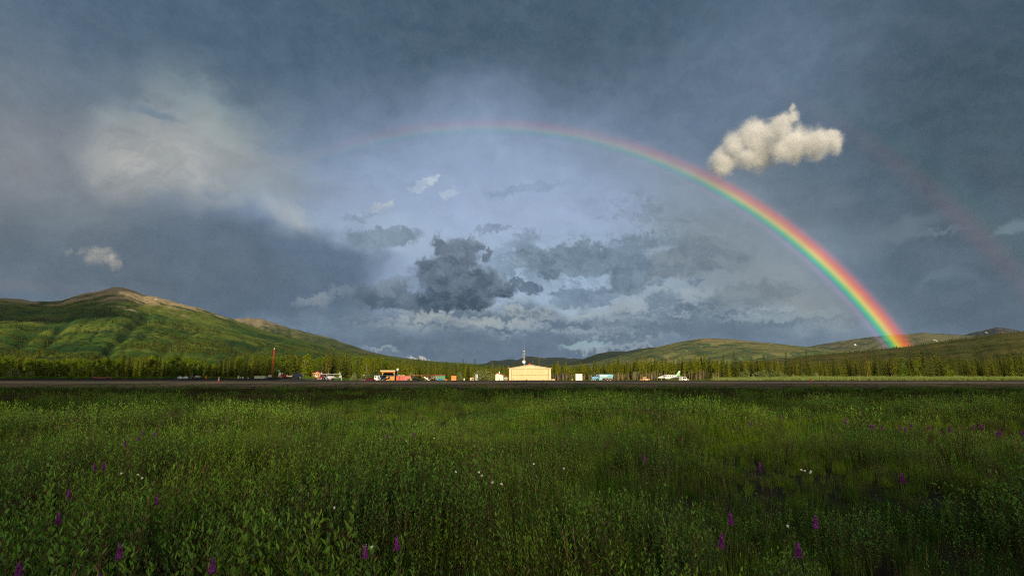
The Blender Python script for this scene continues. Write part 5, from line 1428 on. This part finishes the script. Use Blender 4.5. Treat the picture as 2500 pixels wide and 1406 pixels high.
# ------------------------------------------------------------------ meadow
rm = random.Random(21)
M_wleaf = leafmat('willow shoot leaves', [(.045, .145, .014), (.165, .28, .010), (.085, .175, .036)], sc=.34, rough=.6, trans=.32, spec=.2, dry=(.20, .13, .07))
M_bleaf = leafmat('broad scrub leaves', [(.06, .17, .022), (.10, .22, .015), (.075, .15, .04)], sc=.3, rough=.6, trans=.3, spec=.25)
M_grass = leafmat('meadow grass blades', [(.035, .105, .006), (.14, .225, .006), (.07, .13, .012)], sc=.22, rough=.6, trans=.25, spec=.2, dry=(.15, .10, .05))
M_seed = leafmat('ripe grass with brown heads', [(.060, .058, .022), (.055, .060, .020), (.075, .055, .028)], sc=.06, rough=.8, trans=.15, spec=.1)
M_dry = mat('dead straw stems', (.26, .19, .10), .8, var=.3, vscale=4, spec=.1)
M_stem = mat('red brown willow stem', (.085, .045, .025), .8, var=.3, vscale=8, spec=.2)


def leaf(b, p, d, n, L, w, curl=.15):
    d = d.normalized(); s = d.cross(n).normalized(); n = s.cross(d)
    tip = p + d * L - n * L * curl
    m = p + d * L * .5 - n * w * .18
    b.add([p, p + d * L * .32 + s * w * .5, p + d * L * .68 + s * w * .45 - n * L * curl * .4, tip, p + d * L * .68 - s * w * .45 - n * L * curl * .4, p + d * L * .32 - s * w * .5, m],
          [(0, 1, 6), (1, 2, 6), (2, 3, 6), (3, 4, 6), (4, 5, 6), (5, 0, 6)])


def willow(seed, stems=7, h=.8, L=.058, w=.017, gap=.032, spread=.22, lean=.25, mleaf=None, up=1.25):
    r = random.Random(seed); b = MB(); idx = []
    for s in range(stems):
        a = r.uniform(0, 6.28); rr = spread * r.random() ** .5; hh = h * r.uniform(.6, 1.1)
        p0 = Vector((math.cos(a) * rr, math.sin(a) * rr, 0)); ld = Vector((math.cos(a + r.uniform(-1, 1)), math.sin(a + r.uniform(-1, 1)), 0)) * lean * r.random()
        pts = [p0 + ld * hh * (k / 4) ** 1.4 + Vector((0, 0, hh * k / 4)) for k in range(5)]
        n0 = len(b.f); b.path(pts, [.004, .0035, .003, .002, .001], 3); idx += [1] * (len(b.f) - n0)
        n0 = len(b.f); z = hh * r.uniform(.12, .25); ph = r.uniform(0, 6.28)
        while z < hh:
            t = z / hh; q = t * 4; k = min(3, int(q)); p = pts[k].lerp(pts[k + 1], q - k)
            ph += 2.4 + r.uniform(-.4, .4); u_ = up * (.55 + .75 * t)
            d = Vector((math.cos(ph), math.sin(ph), u_ + r.uniform(-.25, .25)))
            k_ = (1.05 - .35 * t) * r.uniform(.7, 1.2)
            leaf(b, p, d, Vector((0, 0, 1)) + Vector((r.uniform(-.5, .5), r.uniform(-.5, .5), 0)), L * k_, w * k_, r.uniform(0, .4))
            z += gap * r.uniform(.7, 1.4)
        leaf(b, pts[-1], Vector((r.uniform(-.2, .2), r.uniform(-.2, .2), 1)), Vector((1, 0, 0)), L * .6, w * .5)
        idx += [0] * (len(b.f) - n0)
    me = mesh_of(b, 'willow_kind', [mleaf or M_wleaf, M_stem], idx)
    A = me.attributes.new('tip_light', 'FLOAT', 'POINT'); A.data.foreach_set('value', [v[2] / h + .12 * math.sin(v[0] * 91 + v[1] * 57) for v in b.v])  # height mask for the painted light on upper leaves
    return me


def grass(seed, n=60, h=.5, w=.004, spread=.22, m=None, bend=.5, heads=False):
    r = random.Random(seed); b = MB()
    for s in range(n):
        a = r.uniform(0, 6.28); rr = spread * r.random() ** .5; p = Vector((math.cos(a) * rr, math.sin(a) * rr, 0)); hh = h * r.uniform(.45, 1.1)
        f = r.uniform(0, 6.28); ld = Vector((math.cos(f), math.sin(f), 0)); sd_ = Vector((-ld.y, ld.x, 0)); bd = bend * r.random()
        P_ = [p + ld * hh * bd * t * t + Vector((0, 0, hh * (t - .25 * bd * t * t))) for t in (0, .4, .75, 1)]
        W_ = [w, w * .9, w * .6]
        if heads and r.random() < .5: W_ = [w * .5, w * .4, w * 1.4]
        vs = []
        for q, w_ in zip(P_[:3], W_): vs += [q - sd_ * w_, q + sd_ * w_]
        vs.append(P_[3]); b.add(vs, [(0, 1, 3, 2), (2, 3, 5, 4), (4, 5, 6)])
    return mesh_of(b, 'grass_kind', [m or M_grass])


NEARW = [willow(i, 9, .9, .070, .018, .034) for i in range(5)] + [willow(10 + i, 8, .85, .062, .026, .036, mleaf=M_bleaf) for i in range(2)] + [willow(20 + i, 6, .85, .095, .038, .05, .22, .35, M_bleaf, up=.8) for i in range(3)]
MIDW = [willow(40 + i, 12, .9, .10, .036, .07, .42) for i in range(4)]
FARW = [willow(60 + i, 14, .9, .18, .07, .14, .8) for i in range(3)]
NEARG = [grass(i, 55, .50, .0032) for i in range(4)] + [grass(9 + i, 40, .62, .0028, heads=True, m=M_seed) for i in range(2)] + [grass(15 + i, 9, .95, .0034, .3, heads=True, m=M_dry) for i in range(2)]
MIDG = [grass(20 + i, 60, .55, .009, .45) for i in range(3)] + [grass(29 + i, 50, .6, .008, .45, heads=True, m=M_seed) for i in range(2)]
FARG = [grass(30 + i, 70, .60, .022, 1.0) for i in range(3)] + [grass(39 + i, 60, .62, .02, 1.0, heads=True, m=M_seed) for i in range(2)]
KINDS_W = NEARW + MIDW + FARW; KINDS_G = NEARG + MIDG + FARG
def wdens(x, y): return fbm(x * .14 + 3, y * .14 + 7, 2) + .5 * fbm(x * .5, y * .5, 1)
def mound(x, y):
    d1 = mn.voronoi(Vector((x * .75, y * .6, 0)))[0][0]; d2 = mn.voronoi(Vector((x * .28 + 9, y * .2, 3)))[0][0]
    return 1.28 - .80 * min(1, d1) - .42 * min(1, d2)
def hscale(x, y): return .98 * mound(x, y) + .55 * fbm(x * .13, y * .13, 9)
def frust(y): return .93 * y + 1.8 + .1 * y
pw = []; pg = []
def scatter(y0, y1, dens, fn):
    y = y0
    area = sum(2 * frust(y0 + (y1 - y0) * (k + .5) / 20) * (y1 - y0) / 20 for k in range(20))
    for _ in range(int(area * dens)):
        while True:
            yy = y0 + (y1 - y0) * rm.random()
            if rm.random() < frust(yy) / frust(y1): break
        xx = rm.uniform(-1, 1) * frust(yy); fn(xx, yy)
def tl(a=.12): return (rm.uniform(-a, a), rm.uniform(-a, a))
def add_w(lo, hi, sc=1.0, thr=-.12, grp=None):
    def f(x, y):
        if mound(x, y) < .55 and rm.random() < .6: return
        d = wdens(x, y) + (.6 * (1 - sst(7, 11, y)))
        if d < thr and rm.random() < .8: return
        h = min(1.12, max(.30, hscale(x, y)) * sc * rm.uniform(.75, 1.15) * (1.12 if d > .2 else 1))
        # large leaved scrub grows at the near right
        if y < 3.4: h = min(h, .80 + .1 * rm.random())
        if grp == 'near' and x > .9 and y < 5 + x and rm.random() < .22 * x: i = rm.randrange(7, 10)
        else: i = rm.randrange(lo, hi)
        pw.append((x, y, ground_z(x, y) - .03, rm.uniform(0, 6.28), tl(), h, i))
    return f
def add_g(lo, hi, sc=1.0, brown=(0, 0), grp=None):
    def f(x, y):
        h = max(.4, .25 + .75 * hscale(x, y)) * sc * rm.uniform(.7, 1.2) * (1 - .55 * sst(68, 84, y))
        if y > 92 and rm.random() < .7: return
        b_ = fbm(x * .035, y * .05, 4) + (.35 if x < -18 + (60 - y) * .1 and y > 25 else 0) + (.55 if y > 38 else 0) - (.5 if abs(x) < 18 and y < 45 else 0)
        i = rm.randrange(*brown) if rm.random() < .18 + .9 * max(0, b_) else rm.randrange(lo, hi)
        if grp == 'near' and rm.random() < .025: i, h = rm.randrange(6, 8), h * .75
        pg.append((x, y, ground_z(x, y) - .02, rm.uniform(0, 6.28), tl(.2), h, i))
    return f
scatter(1.6, 8, 22, add_w(0, 7, 1.08, -.22, grp='near')); scatter(8, 16, 12, add_w(0, 7, 1.0, -.08)); scatter(16, 40, 4.5, add_w(10, 14, 1.0, -.05)); scatter(40, 92, .55, add_w(14, 17, .85, .08))
scatter(2.0, 10, 26, add_g(0, 4, 1.0, (4, 6), 'near')); scatter(10, 20, 15, add_g(0, 4, 1.0, (4, 6), 'near')); scatter(20, 45, 5, add_g(8, 11, .95, (11, 13))); scatter(45, 97, 1.5, add_g(13, 16, .85, (16, 18)))
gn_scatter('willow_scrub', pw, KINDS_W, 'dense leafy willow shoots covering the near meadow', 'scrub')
gn_scatter('meadow_grass', pg, KINDS_G, 'long green grass of the meadow', 'grass')
# sparse weeds on the gravel slope and the grass behind the runway
pr = []
for _ in range(1300):
    x = rm.uniform(-140, 140); y = 96 + 22 * rm.random() ** 1.8
    if fbm(x * .06, y * .15, 6) + (.3 if y < 103 else 0) < .05: continue
    pr.append((x, y, ground_z(x, y), rm.uniform(0, 6.28), tl(), rm.uniform(.2, .45), rm.randrange(3, 8) - 3))
gn_scatter('slope_weeds', pr, FARG, 'sparse weeds growing on the gravel slope of the runway', 'weeds')
pe = []
for _ in range(150):
    x = rm.uniform(-70, 90); pe.append((x, 150 + rm.uniform(0, 8), ground_z(x, 154), rm.uniform(0, 6.28), tl(), (.25, .25, rm.uniform(.35, .9)), rm.randrange(0, 5)))
gn_scatter('runway_edge_weeds', pe, MIDG, 'thin weeds along the far edge of the runway', 'weeds')
M_strip = leafmat('bright verge grass', [(.22, .28, .06), (.17, .24, .045), (.24, .28, .09)], sc=.06, rough=.7, trans=.2, spec=.1)
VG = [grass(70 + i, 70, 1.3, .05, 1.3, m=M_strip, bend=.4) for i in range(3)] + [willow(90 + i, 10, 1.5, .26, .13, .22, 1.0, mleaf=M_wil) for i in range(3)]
VD = [grass(80 + i, 70, 1.1, .05, 1.3, bend=.4) for i in range(3)]
pv = []
for _ in range(4200):
    px = rm.uniform(1740, 2800); Y = rm.uniform(182, 243); x = wx(px, Y)
    if x < 60 + (px < 1800) * 20 * rm.random(): continue
    pv.append((x, Y, ground_z(x, Y), rm.uniform(0, 6.28), tl(), rm.uniform(.55, 1.05), rm.randrange(0, 3) if rm.random() < .6 else rm.randrange(3, 6)))
gn_scatter('verge_grass', pv, VG, 'bright green tall grass verge beyond the runway at the right', 'grass')
pv = []
for _ in range(3000):
    px = rm.uniform(-300, 1760); Y = rm.uniform(208, 246) if px > 560 else rm.uniform(186, 246); x = wx(px, Y)
    if Y < 236 and -72 < x < 60 and rm.random() < .8: continue
    if 215 < px < 285 and Y < 200 and False: continue
    pv.append((x, Y, ground_z(x, Y), rm.uniform(0, 6.28), tl(), rm.uniform(.35, .8), rm.randrange(0, 3)))
gn_scatter('wood_edge_grass', pv, VD, 'dull green grass along the foot of the woods', 'grass')

# ---- bushes standing out of the meadow
def meadow_bush(px, base, w, h, label, dense=1.0, m=None):
    Y = max(4, 1.7 * 1410 / (base - 920)); k = Y * K; x = wx(px, Y)
    W_, H_ = w * k, h * k; r = random.Random(int(px)); b = MB(); idx = []
    t = empty('willow_bush', (x, Y, ground_z(x, Y)), 0, label, 'bush', 'willow bushes in the meadow')
    bs = MB(); L = max(.07, 5.5 * k)
    for s in range(int(26 * dense)):
        a = r.uniform(0, 6.28); sp = r.random() ** .6; e = Vector((math.cos(a) * sp * W_ / 2, math.sin(a) * sp * W_ / 2, H_ * (1.05 - .55 * sp ** 2) * r.uniform(.7, 1.1)))
        p0 = Vector((e.x * .25, e.y * .25, -.05)); mid = p0.lerp(e, .55) + Vector((e.x * .12, e.y * .12, 0))
        bs.path([p0, mid, e], [.012, .008, .003], 4)
        for q in range(26):
            f = .25 + .75 * q / 26; p = (p0.lerp(mid, f / .55) if f < .55 else mid.lerp(e, (f - .55) / .45)); ph = r.uniform(0, 6.28)
            leaf(b, p, Vector((math.cos(ph), math.sin(ph), .9)), Vector((r.uniform(-.4, .4), r.uniform(-.4, .4), 1)), L * r.uniform(.7, 1.2), L * .34)
    b.build('foliage', m or M_wleaf, t); bs.build('branches', M_stem, t)
for a_ in ((70, 1000, 190, 42, 'broad willow bush at the far left of the meadow, beside the pale grass'), (270, 998, 120, 46, 'rounded willow bush in the left meadow, largest of the cluster'), (345, 990, 130, 36, 'low willow bush on the right side of the left cluster'), (430, 985, 90, 34, 'small willow bush at the right end of the left cluster'),
           (1568, 985, 34, 20, 'tiny pale bush standing alone below the tanker lorry'), (1590, 1032, 110, 38, 'mid green bush below the twin engined aeroplane'), (2095, 1030, 150, 42, 'grey green willow bush in the right meadow beside the purple flowers'), (1975, 1025, 120, 26, 'low bush left of the grey green bush'),
           (2335, 1120, 130, 100, 'tall loose bush at the right, reaching above the purple flowers'), (1650, 1080, 170, 56, 'bright yellow green bush in the middle right of the meadow'), (1240, 1030, 200, 32, 'wide low bush in the sunny middle of the meadow')):
    meadow_bush(*a_)

# ---- fireweed
M_fw = mat('magenta petals', (.20, .03, .24), .6, var=.25, vscale=30)
M_fws = mat('reddish flower stem', (.05, .05, .02), .7)
M_fl = mat('fireweed leaf', (.05, .10, .025), .6)
def fireweed(seed):
    r = random.Random(seed); root = empty('fireweed', (0, 0, 0)); h = 1.0
    MB().path([Vector((0, 0, -.05)), Vector((.01, .01, .5)), Vector((.02, 0, h))], [.005, .004, .002], 5).build('stem', M_fws, root)
    b = MB()
    for q in range(18):
        ph = q * 2.4; leaf(b, Vector((.01, 0, .1 + q * .03)), Vector((math.cos(ph), math.sin(ph), .5)), Vector((0, 0, 1)), .10, .02, .3)
    b.build('leaves', M_fl, root); b = MB()
    for q in range(38):
        z = .91 + .08 * q / 38; ph = q * 2.4 + r.uniform(-.3, .3); f = (1 - (q / 38)) ** .7
        c = Vector((.015 + math.cos(ph) * (.008 + .020 * f), math.sin(ph) * (.008 + .020 * f), z))
        if q > 26 and r.random() < .3: continue
        for k in range(4):
            a_ = k * 1.57 + ph; d = Vector((math.cos(ph) * .5 + math.cos(a_) * .6, math.sin(ph) * .5 + math.sin(a_) * .6, .2))
            leafquad(b, c, d, .007 + .006 * f, .012 + .018 * f, r)
    b.build('flower_spike', M_fw, root)
    return root
FW = [fireweed(i) for i in range(3)]
FWK = [children(f) for f in FW]; used = [False] * 3
FWP = [(318, 1232, 'upright bright fireweed spike in the left foreground, the tallest there'), (268, 1270, 'fireweed spike just below the tallest one on the left'), (105, 1305, 'fireweed at the lower left with two drooping flowers'), (65, 1252, 'dim fireweed spike by the left edge'), (227, 1314, 'low fireweed right of the lower left one'), (560, 1248, 'dim fireweed alone between the left group and the middle'), (903, 1230, 'fireweed in the centre left with white petals beside it'), (993, 1218, 'slim fireweed right of the one with white petals'),
       (1730, 1222, 'dim fireweed in the middle right foreground'), (1780, 1192, 'small fireweed above the middle right one'), (1937, 1248, 'small violet fireweed before a dark gap at the right'), (1806, 1362, 'fireweed at the bottom edge right of centre'), (2062, 1392, 'fireweed cut by the bottom edge, left of the last pair'), (2207, 1372, 'fireweed at the bottom right, upper of the pair'), (2217, 1394, 'fireweed at the bottom right, lower of the pair'),
       (207, 1133, 'small fireweed in the left middle meadow'), (172, 1168, 'pale pink fireweed below the small one on the left'), (402, 1133, 'tiny fireweed beside yellowish leaves on the left'), (1855, 1100, 'thin fireweed at mid height in the right meadow'), (2182, 1128, 'fireweed beside a tall pale shoot at the right'), (1975, 1200, 'thin pink fireweed in the right foreground')]
FWB = [(315, 1040), (370, 1022), (360, 1030), (268, 1076), (258, 1074), (392, 1026), (955, 1026), (1018, 1024), (1480, 998), (1570, 1072)]
FWC = [(1827, 1016), (1965, 1000), (1892, 1002), (2050, 1008), (2058, 1012), (2110, 1022), (2125, 1020), (2148, 1024), (2190, 1022), (2200, 1024), (2208, 1020), (2256, 1022), (2300, 1030), (2360, 1020), (2378, 1016), (2392, 1020), (2418, 1034), (2432, 1036), (2470, 1034)]
def put_fw(px, py, label, group, tall=.96):
    Y = (CAMZ - tall * 1.0) * 1410 / (py - 920) if py > 940 else 40; Y = max(2.4, Y); x = wx(px, Y) if py < 1150 else (px - 1250) / 1425 * (Y * math.cos(PITCH) + (tall - CAMZ) * math.sin(PITCH))
    i = rm.randrange(3); s = tall * rm.uniform(.97, 1.03)
    if not used[i]: o = FW[i]; used[i] = True
    else: o = copy_tree(FW[i], kids=FWK[i])
    o.location = (x, Y, ground_z(x, Y)); o.rotation_euler = (rm.uniform(-.06, .06), rm.uniform(-.06, .06), rm.uniform(0, 6.28)); w = .42 if Y < 6 else .45
    o.scale = (s * w, s * w, s); tag(o, label, 'flower', group)
for px, py, lab in FWP: put_fw(px, py, lab, 'fireweed flowers in the meadow')
for px, py in FWB: put_fw(px, py, 'distant purple fireweed in the left meadow', 'distant fireweed on the left', .95)
for px, py in FWC: put_fw(px, py, 'small fireweed in the purple band at the right', 'band of fireweed at the right', .95)
# ---- small white flowers
M_yar = mat('white petals', (.80, .80, .72), .7)
def yarrow(seed):
    r = random.Random(seed); root = empty('white_flower', (0, 0, 0))
    MB().path([Vector((0, 0, -.05)), Vector((.02, 0, .5)), Vector((.03, .01, .8))], [.004, .003, .002], 4).build('stem', M_fl, root)
    b = MB()
    for q in range(9):
        a_ = q * 2.4; c = Vector((.03 + math.cos(a_) * .006 * q ** .7, .01 + math.sin(a_) * .006 * q ** .7, .80 + r.uniform(-.006, .006)))
        b.lathe(c, [(.002, -.01), (.008, 0), (.006, .004)], 6)
    b.build('flower_head', M_yar, root); return root
YR = yarrow(1); YK = children(YR); first = True
for px, py in ((338, 1103), (353, 1109), (822, 1167), (930, 1040), (992, 1043), (1063, 1038), (1110, 1104), (1168, 1106), (1180, 1112), (1206, 1124), (1222, 1127), (1304, 1092), (1375, 1103), (1952, 1112), (1962, 1114), (1974, 1115), (1980, 1118), (1920, 1219), (898, 1240), (912, 1243), (832, 1323), (302, 1100)):
    tall = .82; Y = max(2.5, (CAMZ - tall) * 1410 / (py - 920)); x = (px - 1250) / 1425 * (Y * math.cos(PITCH) + (tall - CAMZ) * math.sin(PITCH))
    o = YR if first else copy_tree(YR, kids=YK); first = False
    o.location = (x, Y, ground_z(x, Y)); o.rotation_euler = (0, 0, rm.uniform(0, 6.28)); w = min(1.5, max(1, Y / 5)); o.scale = (w * .32, w * .32, 1.0)
    tag(o, 'tiny white flower in the %s meadow' % ('left' if px < 600 else 'middle' if px < 1500 else 'right'), 'flower', 'tiny white flowers in the %s meadow' % ('left' if px < 600 else 'middle' if px < 1500 else 'right'))
# ------------------------------------------------------------------ a label of its own for every repeat
ORD = ['first', 'second', 'third', 'fourth', 'fifth', 'sixth', 'seventh', 'eighth', 'ninth', 'tenth', 'eleventh', 'twelfth', 'thirteenth', 'fourteenth', 'fifteenth', 'sixteenth', 'seventeenth', 'eighteenth', 'nineteenth', 'twentieth', 'twenty first', 'twenty second', 'twenty third', 'twenty fourth', 'twenty fifth']
same = {}
for o in list(COL.objects):
    if o.parent is None and o.get('label'): same.setdefault(o['label'], []).append(o)
for lab, L_ in same.items():
    if len(L_) > 1:
        for k, o in enumerate(sorted(L_, key=lambda q: q.location.x / max(1, q.location.y))): o['label'] = '%s, %s from the left' % (lab, ORD[k])
# ------------------------------------------------------------------ haze: one even box of air round the whole place
hb = MB().box((0, -1500, 1400), (34000, 23400, 3200)).build('haze', None) if False else None
me = bpy.data.meshes.new('haze'); b = MB().box((0, 0, 0), (1, 1, 1)); me.from_pydata(b.v, [], b.f)
hz_ = bpy.data.objects.new('haze', me); COL.objects.link(hz_)
hz_.location = (0, -2100, 1395); hz_.scale = (33000, 24600, 2810)
hm = bpy.data.materials.new('haze'); hm.use_nodes = True; hm.node_tree.nodes.clear(); t = NT(hm.node_tree)
pv_ = t.n('ShaderNodeVolumePrincipled'); pv_.inputs['Color'].default_value = (.72, .80, .92, 1); pv_.inputs['Density'].default_value = 1.0e-5
pv_.inputs['Anisotropy'].default_value = 0.0
mo = t.n('ShaderNodeOutputMaterial'); t.l(pv_.outputs[0], mo.inputs['Volume']); me.materials.append(hm)
tag(hz_, kind='stuff')
